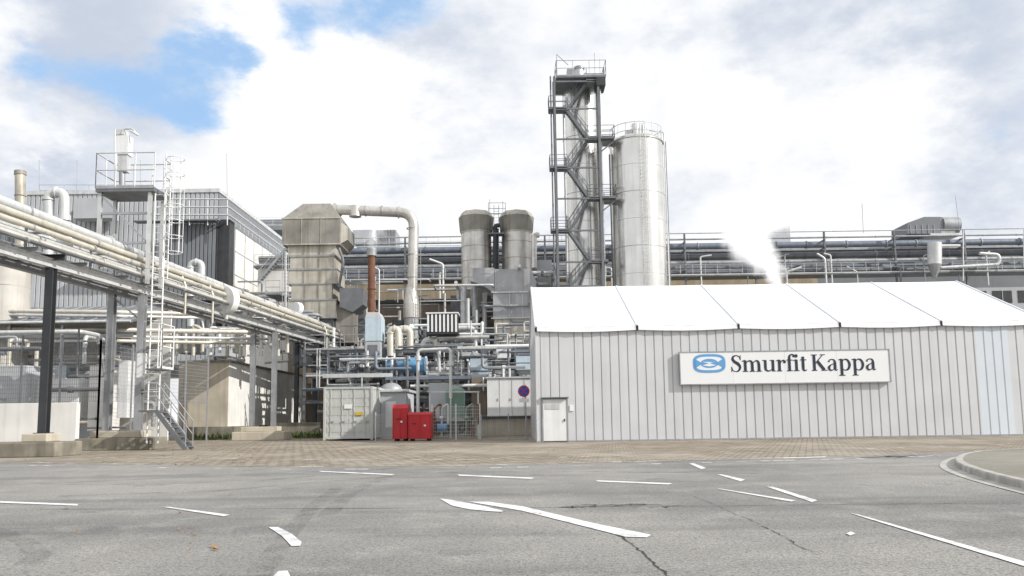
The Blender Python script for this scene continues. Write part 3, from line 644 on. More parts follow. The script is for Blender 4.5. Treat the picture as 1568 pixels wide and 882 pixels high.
# ---------------------------------------------------------------- pipe rack (left)
b=B("pipe_rack")
def line(u0,v0,d0,u1,v1,d1,ext=.35):
    a=P(u0,v0,d0);c_=P(u1,v1,d1); return a+(a-c_)*ext,c_
def rowx(D,row): return (-17.5+.1*(D-38))-(1.44 if row else 0)
A0,A1=line(0,388,29.5,556,541,74)
def beamz(D): return A0.z+(A1.z-A0.z)*(D-A0.y)/(A1.y-A0.y)
for row in (0,1):
    b.ibeam((rowx(A0.y,row),A0.y,A0.z),(rowx(A1.y,row),A1.y,A1.z),.26,.36,"galv_light" if row==0 else "galv")
for D,rows,m in ((31.5,(0,),"dark_steel"),(38,(0,1),"galv"),(54,(0,1),"galv"),(62,(0,1),"dark_steel"),(70,(0,1),"galv"),(22,(0,1),"galv")):
    for r_ in rows:
        x=rowx(D,r_); zt=beamz(D)-.18; zb=.9 if D<65 and D>25 else 0
        b.ibeam((x,D,zb),(x,D,zt),.3,.34 if D<50 else .3,m)
        if zb: b.box(x-.26,D-.26,.875,x+.26,D+.26,.9,m)
    b.ibeam((rowx(D,1)-.3,D,beamz(D)+.25),(rowx(D,0)+.5,D,beamz(D)+.25),.2,.22,m)
    if len(rows)==2: 
        b.beam((rowx(D,1),D,beamz(D)-.3),(rowx(D,0),D,beamz(D)-1.5),.08,.08,m)
D=24
while D<74:
    b.ibeam((rowx(D,1)-.3,D,beamz(D)+.24),(rowx(D,0)+.45,D,beamz(D)+.24),.14,.18,"galv"); D+=3
pl=[(311,517,.22,-.5,.0,"galv_light"),(331,520,.14,.15,.0,"pipe_cream"),(346,526,.11,.38,0,"pipe_cream"),(357,529,.12,.15,0,"galv_light"),(367,532,.13,.42,0,"pipe_cream"),
    (318,519,.1,-1.2,0,"pipe_cream"),(340,524,.16,-.9,0,"galv_light"),(352,528,.16,-.5,0,"galv"),(364,531,.15,-1.3,0,"galv_light"),(371,533,.07,.6,0,"mid_steel")]
for v0,v1,r,dx,dz,m in pl:
    a,c_=line(0,v0,29.5,554,v1,74); a.x=rowx(a.y,0)+dx; c_.x=rowx(c_.y,0)+dx
    b.cyl(a,c_,r,m,seg=14)
    n=int((c_-a).length/R.uniform(2.5,4))
    for i in range(n):
        q=a.lerp(c_,(i+R.random()*.3)/n); d=(c_-a).normalized()*.05; b.cyl(q-d,q+d,r*1.13 if R.random()<.75 else r*1.5,"galv" if R.random()<.6 else m,seg=12)
for D in range(26,74,4):
    b.beam((rowx(D,0)-.2,D+.3,beamz(D)+.3),(rowx(D,0)-.2,D+.3,beamz(D)+1.5),.08,.08,"galv"); b.beam((rowx(D,0)-1.4,D+.3,beamz(D)+.95),(rowx(D,0)+.6,D+.3,beamz(D)+.95),.08,.08,"galv")
for u,v,D,r in ((347,460,46,.8),(380,474,51,.45),(455,472,60,.45),(98,372,33,.3)):
    p=P(u,v,D); b.cyl(p-Vector((.10,.2,0)),p+Vector((.10,.2,0)),r,"white_paint",seg=24); b.cyl(p,p-Vector((0,0,1.1)),.12,"galv_light",seg=10)
for u,D in ((262,41),(300,44),(465,63),(505,68),(530,71)):
    x=rowx(D,0)+.5; z=beamz(D); b.tube([(x-.2,D,z+1.2),(x,D,z+.7),(x,D,z-R.uniform(.5,2))],.06,"pipe_cream")
b.tube([P(552,520,74),P(575,528,74),P(575,600,74)],.16,"pipe_cream")
b.done()
for D,rows,w in ((31.5,(0,),1),(38,(0,1),1),(54,(0,1),1),(62,(0,1),.8)):
    b=B("concrete_plinth"); x0=rowx(D,rows[-1]); x1=rowx(D,0)
    b.box(x0-1.0-(1.3 if len(rows)==1 else 0),D-.9,-.01,x1+.95*w,D+1.1,.55,"concrete_dark" if D<50 else "concrete"); b.box(x0-.55,D-.5,.552,x1+.42,D+.5,.87,"concrete"); b.done(.04)
# ---------------------------------------------------------------- access platform and ladders
b=B("access_platform"); D=37.3
zp=P(200,293,D).z; xa,xb=P(158,292,D).x,P(246,292,D).x
b.box(xa,D-.7,zp-.2,xb,D+1.1,zp,"mid_steel"); b.box(xa-.02,D-.72,zp-.06,xb+.02,D-.701,zp+.08,"galv")
for x in (xa+.15,xb-.25):
    for y in (D-.5,D+.9): b.ibeam((x,y,beamz(38)+.1),(x,y,zp-.2),.16,.16,"galv_light")
for z in (zp-1.2,zp-2.6): b.beam((xa+.1,D-.5,z),(xb-.2,D-.5,z),.1,.1,"galv")
b.beam((xa+.15,D-.52,zp-.3),(xb-.3,D-.52,zp-2.6),.07,.07,"galv")
for a,c_ in (((xa,D-.7),(xb,D-.7)),((xa,D-.7),(xa,D+1.1)),((xa,D+1.1),(xb,D+1.1)),((xb,D+.3),(xb,D+1.1))): b.rail((*a,zp),(*c_,zp),"galv_light",1.65,.032,.8)
lx=P(258,340,D).x; yl=D-.2
b.ladder((lx,yl,beamz(38)+.4),(lx,yl,zp+1.65),"white_paint",.55,Vector((0,1,0)),.03)
for i in range(7):
    z=beamz(38)+1.6+i*.75
    if z<zp+1.6: b.ring((lx+.35,yl,z),.4,.018,"white_paint",14,-2.5,2.5)
for a in (-1.4,-.5,.5,1.4): b.cyl((lx+.35+.4*math.cos(a),yl+.4*math.sin(a),beamz(38)+1.6),(lx+.35+.4*math.cos(a),yl+.4*math.sin(a),zp+1.6),.016,"white_paint",seg=5)
l0=P(233,672,D-.4)
b.ladder((l0.x,D-.4,.3),(l0.x,D-.4,zp),"white_paint",.5,Vector((1,0,0)),.038)
for i in range(8):
    z=2.6+i*.8; b.ring((l0.x,D-.75,z),.38,.014,"galv_light",12,math.pi*.9,math.pi*2.1)
xg=P(262,520,D).x
b.box(l0.x-.2,D-.9,P(240,566,D).z-.06,xg,D+.3,P(240,566,D).z,"mid_steel")
b.rail((xg,D-.9,P(240,566,D).z),(xg,D+.3,P(240,566,D).z),"white_paint",2.0,.03,.6); b.rail((l0.x+.35,D-.9,P(240,566,D).z),(xg,D-.9,P(240,566,D).z),"white_paint",2.0,.03,.6)
s0=P(238,628,D-1.2); s1=P(284,681,D-1.2); s1.z=.02
for dy in (0,.8):
    o=Vector((0,dy,0)); b.beam(s0+o,s1+o,.05,.2,"mid_steel")
    for t in (0,.5,1): q=s0.lerp(s1,t)+o; b.cyl(q,q+Vector((0,0,1.25)),.022,"galv",seg=6)
    for h in (.65,1.25): b.cyl(s0+o+Vector((0,0,h)),s1+o+Vector((0,0,h)),.022,"galv",seg=6)
for k in range(8): q=s0.lerp(s1,(k+.5)/8); b.box(q.x-.11,q.y+.03,q.z-.02,q.x+.11,q.y+.77,q.z+.02,"mid_steel")
b.box(l0.x-.3,D-1.2,s0.z-.08,s0.x+.05,D-.3,s0.z,"mid_steel")
b.sb(209,541,222,578,D-.3,.2,"white_paint")
b.done()
b=B("vent_stack"); D=37.6
b.sb(178,207,196,236,D,.5,"white_paint"); b.sb(180,237,194,262,D+.05,.4,"galv_light"); b.cyl(P(187,262,D+.2),P(187,292,D+.2),.14,"galv",seg=12); b.sb(176,198,190,206,D,.5,"galv_light")
b.tube([P(186,205,D),P(190,197,D),P(203,197,D),P(208,205,D)],.05,"galv_light"); b.cyl(P(176,292,D),P(176,198,D),.04,"galv_light"); b.cyl(P(200,200,D),P(212,207,D),.06,"white_paint"); b.done()
# ---------------------------------------------------------------- fence + low wall (left)
def fence(name,a,c_,h,z0,m="galv",step=2.5,wire=.12):
    b=B(name); a=Vector(a);c_=Vector(c_); L_=(c_-a).length; d=(c_-a)/L_; n=max(1,round(L_/step)); z=Vector((0,0,1))
    for i in range(n+1): p=a+d*(L_*i/n)+z*z0; b.beam(p-z*z0,p+z*(h+.1),.07,.07,m)
    k=0
    while k<L_: p=a+d*k+z*z0; b.beam(p+z*.05,p+z*h,.009,.009,m); k+=wire
    q=.05
    while q<=h: b.beam(a+z*(z0+q),c_+z*(z0+q),.012,.012,m); q+=.2 if h>1.3 else .25
    return b.done()
yF=36.0; xw0=P(-60,600,yF).x; xw1=P(133,600,yF+2).x
zw=P(60,616,yF).z
b=B("low_concrete_wall"); b.box(xw0,yF+1.2,0,xw1,yF+1.5,zw,"concrete_white"); b.done(.02)
fence("mesh_fence",(xw0,yF+1.35,0),(xw1+.9,yF+1.35,0),P(60,512,yF).z-zw,zw,"mid_steel",2.1,.1)
fence("mesh_fence",(xw1+.9,yF+1.35,0),(xw1+1.9,yF+12,0),P(60,520,yF).z-zw,zw,"galv",2.5)
b=B("stacked_material"); D=44
b.sb(-40,560,40,625,D,3,"hall_light"); b.sb(50,580,120,640,D+1,2,"white_paint"); b.sb(135,560,158,660,D+1,2,"concrete_white"); b.sb(180,552,196,640,D,1,"white_paint"); b.done(.03)
# bunker
b=B("concrete_bunker"); x1=-20.0; x0=P(273,600,57).x; zt=P(310,555,57).z
b.box(x0,57,0,x1,83,zt,"concrete"); b.box(x1,57.02,.9,x1+.03,83,zt-.02,"concrete_white"); b.box(x0-.05,56.9,zt,x1+.12,83.1,zt+.15,"concrete_dark")
for k in range(1,5): b.box(x1+.031,57+k*5,.95,x1+.05,57.06+k*5,zt-.05,"duct_grey")
b.box(x0-.02,56.7,0,x1+.6,56.98,.9,"concrete_dark"); b.box(x1+.032,57,0,x1+.6,83,.9,"concrete_dark"); b.cyl((x0+.5,56.85,.9),(x0+.5,56.85,zt-1),.06,"galv"); b.done(.02)
b=B("retaining_wall"); b.box(P(425,650,60).x,59,0,P(495,650,60).x,59.4,1.1,"concrete_dark"); b.done(.03)
b=B("weed_patch")
for i in range(500):
    u=R.choice((R.uniform(300,360),R.uniform(450,495),R.uniform(440,495))); D=R.uniform(56.3,58.8) if u>400 else R.uniform(55.8,56.6); x=P(u,650,D).x; h=R.uniform(.1,.6); a=R.uniform(0,6.28); w=R.uniform(.04,.12)
    b.add([(x,D,0),(x+w*math.cos(a),D+w*math.sin(a),h*.5),(x+R.uniform(-.15,.15),D,h)],[(0,1,2)],"weeds")
b.done()
# ---------------------------------------------------------------- yard objects
b=B("shipping_container"); D=49
x0,x1=P(495,630,D).x,P(571,630,D).x; zt=P(533,592,D).z; yb=D+6
b.box(x0+.08,D+.06,.12,x1-.08,yb-.06,zt-.08,"container")
for x in (x0,x1-.14):
    for y in (D,yb-.14): b.box(x,y,.02,x+.14,y+.14,zt,"container")
for z in (.1,zt-.14):
    b.box(x0+.142,D+.01,z,x1-.142,D+.13,z+.13,"container"); b.box(x1-.13,D+.142,z,x1-.01,yb-.142,z+.13,"container"); b.box(x0+.01,D+.142,z,x0+.13,yb-.142,z+.13,"container")
k=D+.3
while k<yb-.3: b.box(x1-.078,k,.25,x1-.03,k+.12,zt-.16,"container"); k+=.26
w=(x1-x0)
for i in range(5): z=.5+i*(zt-.7)/5; b.box(x0+.2,D+.045,z,x0+w/2-.04,D+.058,z+.3,"container"); b.box(x0+w/2+.04,D+.045,z,x1-.2,D+.058,z+.3,"container")
for t in (.15,.38,.62,.85): b.cyl((x0+w*t,D+.02,.2),(x0+w*t,D+.02,zt-.15),.018,"container",seg=8); b.box(x0+w*t-.06,D-.01,1.1,x0+w*t+.2,D+.02,1.16,"galv")
b.box(x0+w*.64,D-.002,1.5,x0+w*.8,D+.02,1.7,"yellow"); b.box(x0+w*.42,D-.002,1.9,x0+w*.58,D+.02,2.15,"sign_white"); b.done(.01)
b=B("service_cabin"); D=52; b.sb(573,600,622,None,D,4,"hall_light"); b.sb(571,596,625,600,D-.2,4.4,"galv_light"); b.sb(590,615,606,655,D-.04,.036,"white_paint"); b.sb(580,606,583,664,D-.04,.036,"mid_steel"); b.done(.02)
b=B("domed_air_intake"); D=55; c_=P(599,604,D); b.cyl(c_,c_+Vector((0,0,.25)),.75,"galv",seg=24); b.dome(c_+Vector((0,0,.25)),.75,.55,"galv"); b.done()
def redbox(u0,v0,u1,D,dep,lid):
    b=B("red_waste_container"); x0,x1=P(u0,650,D).x,P(u1,650,D).x; z=P((u0+u1)/2,v0,D).z
    b.box(x0,D,.12,x1,D+dep,z-lid,"red"); b.fr(x0-.03,x1+.03,D-.03,D+dep+.03,z-lid+.002,x0,x1,D+lid*.9,D+dep,z,"red")
    b.box(x0+.1,D+.1,0,x0+.25,D+dep-.1,.118,"black"); b.box(x1-.25,D+.1,0,x1-.1,D+dep-.1,.118,"black")
    for t in (.02,.5,.96): xx=x0+(x1-x0)*t; b.box(xx-.02,D-.035,.14,xx+.03,D-.002,z-lid-.02,"red")
    b.cyl((x0+.2,D-.05,z*.6),(x0+.45,D-.05,z*.6),.02,"black",seg=6); b.box(x1-.4,D-.04,z*.5,x1-.28,D-.003,z*.5+.1,"sign_white"); b.done(.015)
redbox(601,619,624,46,1.3,.25); redbox(625,631,660,45.6,1.2,.15)
b=B("pump_skid"); D=50
b.sb(657,586,686,640,D+2,1.5,"hall_light"); b.sb(652,640,735,645,D,3,"galv"); 
for u in (658,690,732):
    for dy in (0,2.8): p=P(u,600,D+dy); b.beam((p.x,D+dy,0),(p.x,D+dy,p.z),.08,.08,"galv_light")
b.beam(P(655,600,D),P(734,600,D),.08,.08,"galv_light")
c_=P(697,600,D+1); b.cyl((c_.x,c_.y,.8),c_,.62,"green",seg=20); b.dome(c_,.62,.35,"green",20)
for u,m in ((665,"rust"),(676,"galv_light"),(714,"green"),(722,"rust")):
    b.tube([P(u,668,D-.2),P(u,625,D-.2),P(u+10,618,D-.2),P(u+10,650,D-.2)],.07,m); q=P(u,640,D-.2); b.cyl(q-Vector((.1,0,0)),q+Vector((.1,0,0)),.14,m,seg=12)
b.cyl(P(670,655,D-.3),P(684,655,D-.3),.25,"blue",seg=16)
b.tube([P(640,668,D-.5),P(640,536,D-.5),P(690,534,D-.5),P(690,610,D-.5)],.1,"galv_light",12); b.cyl(P(640,552,D-.5),P(640,545,D-.5),.2,"galv_light"); b.cyl(P(690,560,D-.5),P(690,553,D-.5),.2,"galv_light")
b.done()
fence("mesh_fence",(P(572,640,46.8).x,47.5,0),(P(652,640,46.8).x,47.5,0),1.5,.05,"galv_light",1.6,.1)
fence("mesh_fence",(P(662,640,46.8).x,46.6,0),(P(735,640,46.8).x,46.6,0),1.9,.05,"galv_light",1.5,.1)
fence("mesh_fence",(P(737,640,46.8).x,46.3,0),(P(820,640,46.8).x,46.3,0),1.3,.05,"galv",1.6,.12)
b=B("electrical_cabinet"); D=57
X0,X1,Z0,Z1=b.sb(746,579,822,638,D,2,"white_paint"); b.box(X0-.1,D-.1,Z1,X1+.1,D+2.1,Z1+.1,"galv_light")
for k in range(1,4): xx=X0+(X1-X0)*k/4; b.box(xx-.015,D-.02,Z0,xx+.015,D-.002,Z1,"galv"); b.box(xx-.13,D-.05,Z0+1.1,xx-.1,D-.003,Z0+1.3,"mid_steel")
b.done(.01)
b=B("loading_dock_wall"); b.sb(728,637,822,None,55.5,3,"concrete"); b.sb(722,577,745,None,58.6,2,"brown_wall"); b.sb(726,637,822,641,55.3,.15,"dark_steel"); b.done(.02)
b=B("no_stopping_sign"); D=45.8; c_=P(802,599,D); r=.33
b.cyl((c_.x+.1,D+.06,0),(c_.x+.1,D+.06,c_.z+.35),.035,"galv"); b.cyl(c_,c_+Vector((0,.02,0)),r,"traffic_red",seg=32); b.cyl(c_-Vector((0,.006,0)),c_-Vector((0,.001,0)),r*.82,"traffic_blue",seg=32)
for i,s_ in enumerate((1,-1)):
    d=Vector((.7071*s_,0,.7071))*r*.82; n_=Vector((.7071,0,-.7071*s_))*.022; o=c_-Vector((0,.010+.002*i,0)); b.add([o-d-n_,o-d+n_,o+d+n_,o+d-n_],[(0,1,2,3)],"traffic_red")
b.box(c_.x-.28,D,c_.z-.62,c_.x+.28,D+.015,c_.z-.42,"sign_white"); b.done()
# ---------------------------------------------------------------- process plant (central)
b=B("process_steel_frame")
xs=[P(u,600,64).x for u in (486,520,560,600,650,700,745,790,830)]
zl=[2.6,4.6,6.3]
for y in (60,64,70):
    for x in xs: b.ibeam((x,y,0),(x,y,zl[-1]+(R.uniform(0,3) if y>60 else .2)),.2,.2,"mid_steel" if R.random()<.6 else "galv")
    for z in zl: b.ibeam((xs[0],y,z),(xs[-1],y,z),.16,.26,"mid_steel" if z!=4.6 else "galv_light")
for z in zl:
    for x in xs: b.beam((x,60,z-.05),(x,70,z-.05),.12,.16,"mid_steel")
b.box(xs[0],64,zl[1]+.15,xs[-1],70,zl[1]+.2,"mid_steel"); b.rail((xs[1],63.9,zl[1]+.2),(xs[-2],63.9,zl[1]+.2),"galv_light"); b.rail((xs[0],60,zl[2]+.15),(xs[3],60,zl[2]+.15),"galv_light")
b.box(xs[2],66,zl[2]+.14,xs[-1],72,zl[2]+.2,"dark_steel"); b.rail((xs[2],66,zl[2]+.2),(xs[-1],66,zl[2]+.2),"galv_light")
b.done()
b=B("plant_building"); b.box(P(470,500,78).x,78,0,P(845,500,78).x,86,P(640,462,78).z,"brown_wall"); b.box(P(470,500,78).x,77.8,P(640,464,78).z,P(845,500,78).x,86.2,P(640,460,78).z,"dark_steel")
b.sb(690,452,752,480,76,1.8,"mid_steel"); b.sb(520,478,560,520,72,3,"mid_steel"); b.sb(600,490,660,545,73,2,"dark_steel")
for i in range(9): b.sb(480+i*40,545,505+i*40,575,77.9,.09,"pale_blue")
b.done()
def pipes(name,n,x0,x1,y0,y1,z0,z1,mats,rr):
    b=B(name)
    for i in range(n):
        p=Vector((R.uniform(x0,x1),R.uniform(y0,y1),R.uniform(z0,z1))); pts=[p.copy()]; ax=R.choice((0,2,2,0,1))
        for k in range(R.randint(1,4)):
            L_=(R.uniform(1,6) if ax==0 else R.uniform(.8,3)); p=p.copy(); p[ax]+=L_*R.choice((-1,1)); p.x=min(max(p.x,x0),x1);p.y=min(max(p.y,y0),y1);p.z=min(max(p.z,z0),z1)
            if (p-pts[-1]).length>.4: pts.append(p)
            ax=R.choice([a for a in (0,2,1) if a!=ax])
        if len(pts)<2: continue
        r=R.choice(rr); m=R.choice(mats); b.tube(pts,r,m,10)
        q=pts[0].lerp(pts[1],.5); d=(pts[1]-pts[0]).normalized()*.12
        if R.random()<.5: b.cyl(q-d,q+d,r*1.5,R.choice((m,"mid_steel","galv_light","galv")),seg=10)
    b.done()
xL,xR=P(492,600,64).x,P(828,600,64).x
pipes("process_pipework",150,xL,xR,61,68,1.2,8.6,("galv","galv_light","mid_steel","pipe_blue","white_paint","galv","mid_steel","galv_light","alu_clad"),(.05,.07,.1,.14,.2))
pipes("process_pipework",70,xL,xR,58,61,3.2,6.4,("pipe_blue","galv_light","mid_steel","white_paint","galv"),(.05,.08,.12))
pipes("process_pipework",80,P(515,450,72).x,P(850,450,72).x,70,76,8,14.5,("galv","alu_clad","mid_steel","galv_light","galv_light","galv"),(.05,.07,.1,.16))
pipes("process_pipework",45,P(270,520,60).x,P(490,520,66).x,62,74,6.2,10.5,("galv","galv_light","mid_steel","pipe_cream","white_paint"),(.05,.08,.12,.18))
pipes("process_pipework",26,P(0,520,46).x,P(270,520,50).x,41,49,1,6.2,("galv","galv_light","mid_steel","pipe_cream"),(.05,.08,.12))
pipes("process_pipework",24,P(400,440,80).x,P(520,440,80).x,72,80,9,14,("galv","galv_light","mid_steel","pipe_cream"),(.05,.08,.12,.18))
b=B("process_vessel"); D=59.5
for u0,u1,v in ((593,622,560),(626,652,560)):
    p=P(u0,v,D);q=P(u1,v,D); b.cyl(p,q,.62,"blue",seg=22); b.cyl(p-Vector((.03,0,0)),p+Vector((.08,0,0)),.7,"pale_blue",seg=22); b.cyl(q-Vector((.03,0,0)),q+Vector((.08,0,0)),.7,"pale_blue",seg=22)
    b.beam(p+Vector((.3,0,-.5)),p+Vector((.3,0,-1.1)),.3,.8,"mid_steel"); b.beam(q+Vector((-.3,0,-.5)),q+Vector((-.3,0,-1.1)),.3,.8,"mid_steel")
b.done()
b=B("control_housing"); D=59; b.sb(559,486,584,522,D,1.6,"pale_blue"); b.prism([(559,486),(562,478),(580,478),(584,486)],D,1.6,"galv_light"); b.sb(559,523,583,548,D,1.6,"hall_light"); b.sb(563,528,578,545,D-.03,.027,"mid_steel"); b.done(.02)
b=B("louvre_silencer"); D=60
b.sb(654,480,700,509,D+.1,1.6,"black")
for i in range(8): b.sb(654+i*6.1,481,657+i*6.1,508,D,.1,"white_paint")
b.sb(652,478,702,480,D-.05,1.7,"white_paint"); b.sb(652,509,702,511,D-.05,1.7,"dark_steel"); b.done()
b=B("gooseneck_duct"); D=59.5
for u,w in ((598,12),(612,16)): b.tube([P(u,545,D),P(u,504,D),P(u+w,504,D),P(u+w,535,D)],.26,"pipe_cream",14,.8); D+=.9
b.tube([P(648,540,D),P(648,520,D),P(668,520,D),P(668,540,D)],.2,"white_paint",12)
b.tube([P(700,545,D),P(740,545,D),P(740,580,D)],.3,"duct_grey",14); b.tube([P(710,440,74),P(710,530,72)],.3,"galv_light",14); b.tube([P(728,440,74),P(728,500,72),P(700,520,70)],.32,"duct_grey",14); b.tube([P(742,450,74),P(742,528,72)],.22,"galv_light",14)
b.done()
b=B("switchgear_enclosure"); D=59.5
b.sb(720,543,746,577,D,1.5,"pale_blue"); b.sb(790,545,822,566,D,1,"pale_blue"); b.sb(760,530,782,548,D,1,"white_paint"); b.sb(655,575,720,582,D-2,.6,"dark_steel"); b.sb(590,576,720,581,D-3,.4,"pipe_blue"); b.sb(494,572,600,578,D-2.6,.5,"galv_light"); b.sb(700,530,760,534,D-2.6,.5,"galv_light"); b.done(.01)
# ---------------------------------------------------------------- steam
def steam(name,centres,D,dens=1.6,em=.5):
    cs=[(P(u,v,D),r) for u,v,r in centres]
    lo=Vector([min(c.__getitem__(i)-r*1.2 for c,r in cs) for i in range(3)]); hi=Vector([max(c.__getitem__(i)+r*1.2 for c,r in cs) for i in range(3)])
    m=bpy.data.materials.new(name); m.use_nodes=True; nt=m.node_tree; N=nt.nodes; L=nt.links; N.remove(N["Principled BSDF"])
    vol=N.new("ShaderNodeVolumePrincipled"); vol.inputs["Color"].default_value=(.99,.99,.99,1); vol.inputs["Anisotropy"].default_value=0
    tc=N.new("ShaderNodeTexCoord"); nz=N.new("ShaderNodeTexNoise"); nz.inputs["Scale"].default_value=.8; nz.inputs["Detail"].default_value=5; L.new(tc.outputs["Object"],nz.inputs[0])
    va=N.new("ShaderNodeVectorMath"); va.operation='MULTIPLY_ADD'; L.new(nz.outputs["Color"],va.inputs[0]); va.inputs[1].default_value=(2.4,2.4,2.4); 
    sub=N.new("ShaderNodeVectorMath"); sub.operation='SUBTRACT'; L.new(tc.outputs["Object"],sub.inputs[0]); sub.inputs[1].default_value=(1.2,1.2,1.2); L.new(sub.outputs[0],va.inputs[2])
    prev=None
    for c,r in cs:
        ds=N.new("ShaderNodeVectorMath"); ds.operation='DISTANCE'; L.new(va.outputs[0],ds.inputs[0]); ds.inputs[1].default_value=c
        mr=N.new("ShaderNodeMapRange"); mr.interpolation_type='SMOOTHSTEP'; L.new(ds.outputs["Value"],mr.inputs[0]); mr.inputs[1].default_value=0; mr.inputs[2].default_value=r; mr.inputs[3].default_value=1; mr.inputs[4].default_value=0
        if prev is None: prev=mr.outputs[0]
        else:
            mx=N.new("ShaderNodeMath"); mx.operation='MAXIMUM'; L.new(prev,mx.inputs[0]); L.new(mr.outputs[0],mx.inputs[1]); prev=mx.outputs[0]
    mu=N.new("ShaderNodeMath"); mu.operation='MULTIPLY'; L.new(prev,mu.inputs[0]); mu.inputs[1].default_value=dens; L.new(mu.outputs[0],vol.inputs["Density"])
    # glow added in step with density, standing in for multiple scattering in the steam
    me_=N.new("ShaderNodeMath"); me_.operation='MULTIPLY'; L.new(mu.outputs[0],me_.inputs[0]); me_.inputs[1].default_value=em; L.new(me_.outputs[0],vol.inputs["Emission Strength"])
    L.new(vol.outputs[0],N["Material Output"].inputs["Volume"])
    MATS[name]=m; b=B(name); b.box(lo.x,lo.y,lo.z,hi.x,hi.y,hi.z,name); b.done()
steam("steam_plume",[(1188,432,1.0),(1183,418,1.3),(1172,403,1.6),(1160,390,1.9),(1148,375,2.3),(1142,358,2.6),(1152,342,2.5),(1172,332,2.3),(1195,326,2.1),(1222,318,2.1)],72,2.2,.66)
steam("steam_wisp",[(569,378,.8),(572,366,1.0),(577,355,1.0)],65,.5,.7)
# ---------------------------------------------------------------- world and sun
EL=math.radians(31); AZ=math.radians(112)     # azimuth clockwise from +Y
w=bpy.data.worlds.new("World"); scene.world=w; w.use_nodes=True; nt=w.node_tree; N=nt.nodes; L=nt.links
bg=N["Background"]; sky=N.new("ShaderNodeTexSky"); sky.sky_type='NISHITA'; sky.sun_disc=False; sky.sun_elevation=EL; sky.sun_rotation=AZ
L.new(sky.outputs[0],bg.inputs[0]); bg.inputs[1].default_value=.15
tc=N.new("ShaderNodeTexCoord")
def M(op,a,c_=None,d=None):
    n=N.new("ShaderNodeMath"); n.operation=op
    for i,q in enumerate((a,c_,d)):
        if q is None: continue
        if isinstance(q,(int,float)): n.inputs[i].default_value=q
        else: L.new(q,n.inputs[i])
    return n.outputs[0]
def wn(scale,detail,rough=.5,mul=(1,1,1.8)):
    mp=N.new("ShaderNodeMapping"); mp.inputs["Scale"].default_value=mul; L.new(tc.outputs["Generated"],mp.inputs[0])
    n=N.new("ShaderNodeTexNoise"); n.inputs["Scale"].default_value=scale; n.inputs["Detail"].default_value=detail; n.inputs["Roughness"].default_value=rough; L.new(mp.outputs[0],n.inputs["Vector"]); return n
wd=wn(6,8,.6); va=N.new("ShaderNodeVectorMath"); va.operation='MULTIPLY_ADD'; L.new(wd.outputs["Color"],va.inputs[0]); va.inputs[1].default_value=(.18,.18,.18)
sb_=N.new("ShaderNodeVectorMath"); sb_.operation='SUBTRACT'; L.new(tc.outputs["Generated"],sb_.inputs[0]); sb_.inputs[1].default_value=(.09,.09,.09); L.new(sb_.outputs[0],va.inputs[2])
def blobs(lst):
    acc=None
    for u,v,rad,amp in lst:
        c_=ray(u,v).normalized(); ds=N.new("ShaderNodeVectorMath"); ds.operation='DISTANCE'; L.new(va.outputs[0],ds.inputs[0]); ds.inputs[1].default_value=c_
        mr=N.new("ShaderNodeMapRange"); mr.interpolation_type='SMOOTHSTEP'; L.new(ds.outputs["Value"],mr.inputs[0]); mr.inputs[1].default_value=0; mr.inputs[2].default_value=rad/F; mr.inputs[3].default_value=amp; mr.inputs[4].default_value=0
        acc=mr.outputs[0] if acc is None else M('ADD',acc,mr.outputs[0])
    return acc
n1=wn(9,10,.62).outputs[0]; n2=wn(6,10,.6).outputs[0]
blue=blobs([(600,-5,120,1.0),(480,30,80,.9),(40,80,80,.85),(110,105,80,.7),(220,150,100,1.0),(310,130,100,1.1),(370,105,70,.8),(290,-300,350,.6),(1060,190,80,.35),(10,180,80,.5),(1545,230,110,.5)])
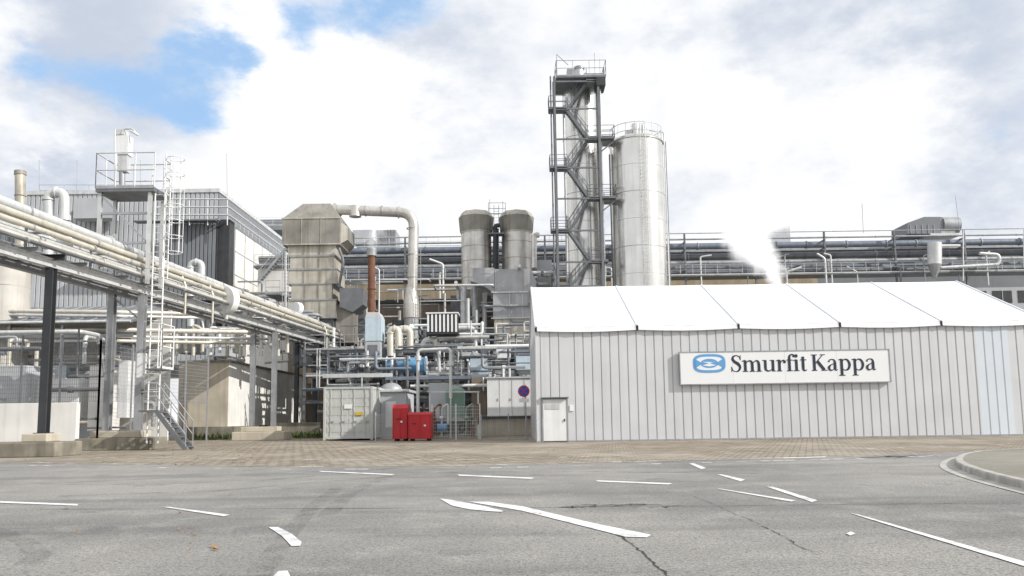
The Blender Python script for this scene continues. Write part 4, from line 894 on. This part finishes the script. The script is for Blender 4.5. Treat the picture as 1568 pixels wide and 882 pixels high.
bm=N.new("ShaderNodeMapRange"); bm.interpolation_type='SMOOTHSTEP'; L.new(M('ADD',blue,M('MULTIPLY',M('SUBTRACT',n1,.5),2.2)),bm.inputs[0]); bm.inputs[1].default_value=.25; bm.inputs[2].default_value=1.3; bm.inputs[3].default_value=0; bm.inputs[4].default_value=1.0
grey=blobs([(150,230,280,.35),(1450,210,300,.6),(1250,30,300,.45),(1000,330,160,.15),(200,40,300,.45),(760,60,250,.3),(700,230,160,.25),(1480,50,200,.2)])
whit=blobs([(470,190,170,1.3),(560,120,110,.6),(1110,170,100,1.0),(1300,120,180,.6),(60,235,50,.9),(330,20,120,.4),(620,330,250,.3),(900,40,150,.2),(1300,350,300,.35),(300,270,200,.3)])
gg=M('ADD',M('SUBTRACT',M('ADD',grey,.12),whit),M('MULTIPLY',M('SUBTRACT',n2,.5),2.7))
gm_=N.new("ShaderNodeMapRange"); gm_.interpolation_type='SMOOTHSTEP'; L.new(gg,gm_.inputs[0]); gm_.inputs[1].default_value=-.2; gm_.inputs[2].default_value=1.0
cm=N.new("ShaderNodeMix"); cm.data_type='RGBA'; L.new(gm_.outputs[0],cm.inputs[0]); cm.inputs[6].default_value=(.985,.99,1.0,1); cm.inputs[7].default_value=(.56,.62,.73,1)
c2=N.new("ShaderNodeMix"); c2.data_type='RGBA'; L.new(bm.outputs[0],c2.inputs[0]); L.new(cm.outputs[2],c2.inputs[6]); c2.inputs[7].default_value=(.42,.66,1.0,1)
bg2=N.new("ShaderNodeBackground"); L.new(c2.outputs[2],bg2.inputs[0]); bg2.inputs[1].default_value=1.06
ms=N.new("ShaderNodeMixShader"); L.new(M('MULTIPLY',bm.outputs[0],.3),ms.inputs[0]); L.new(bg2.outputs[0],ms.inputs[1]); L.new(bg.outputs[0],ms.inputs[2]); L.new(ms.outputs[0],N["World Output"].inputs[0])
sd=bpy.data.lights.new("sun","SUN"); sd.energy=4.5; sd.angle=math.radians(.6); sd.color=(1,.96,.9); so=bpy.data.objects.new("sun",sd); scene.collection.objects.link(so)
dirv=Vector((math.sin(AZ)*math.cos(EL),math.cos(AZ)*math.cos(EL),math.sin(EL))); so.rotation_euler=dirv.to_track_quat('Z','Y').to_euler()
scene.view_settings.view_transform='Standard'; scene.view_settings.look='None'; scene.view_settings.exposure=0
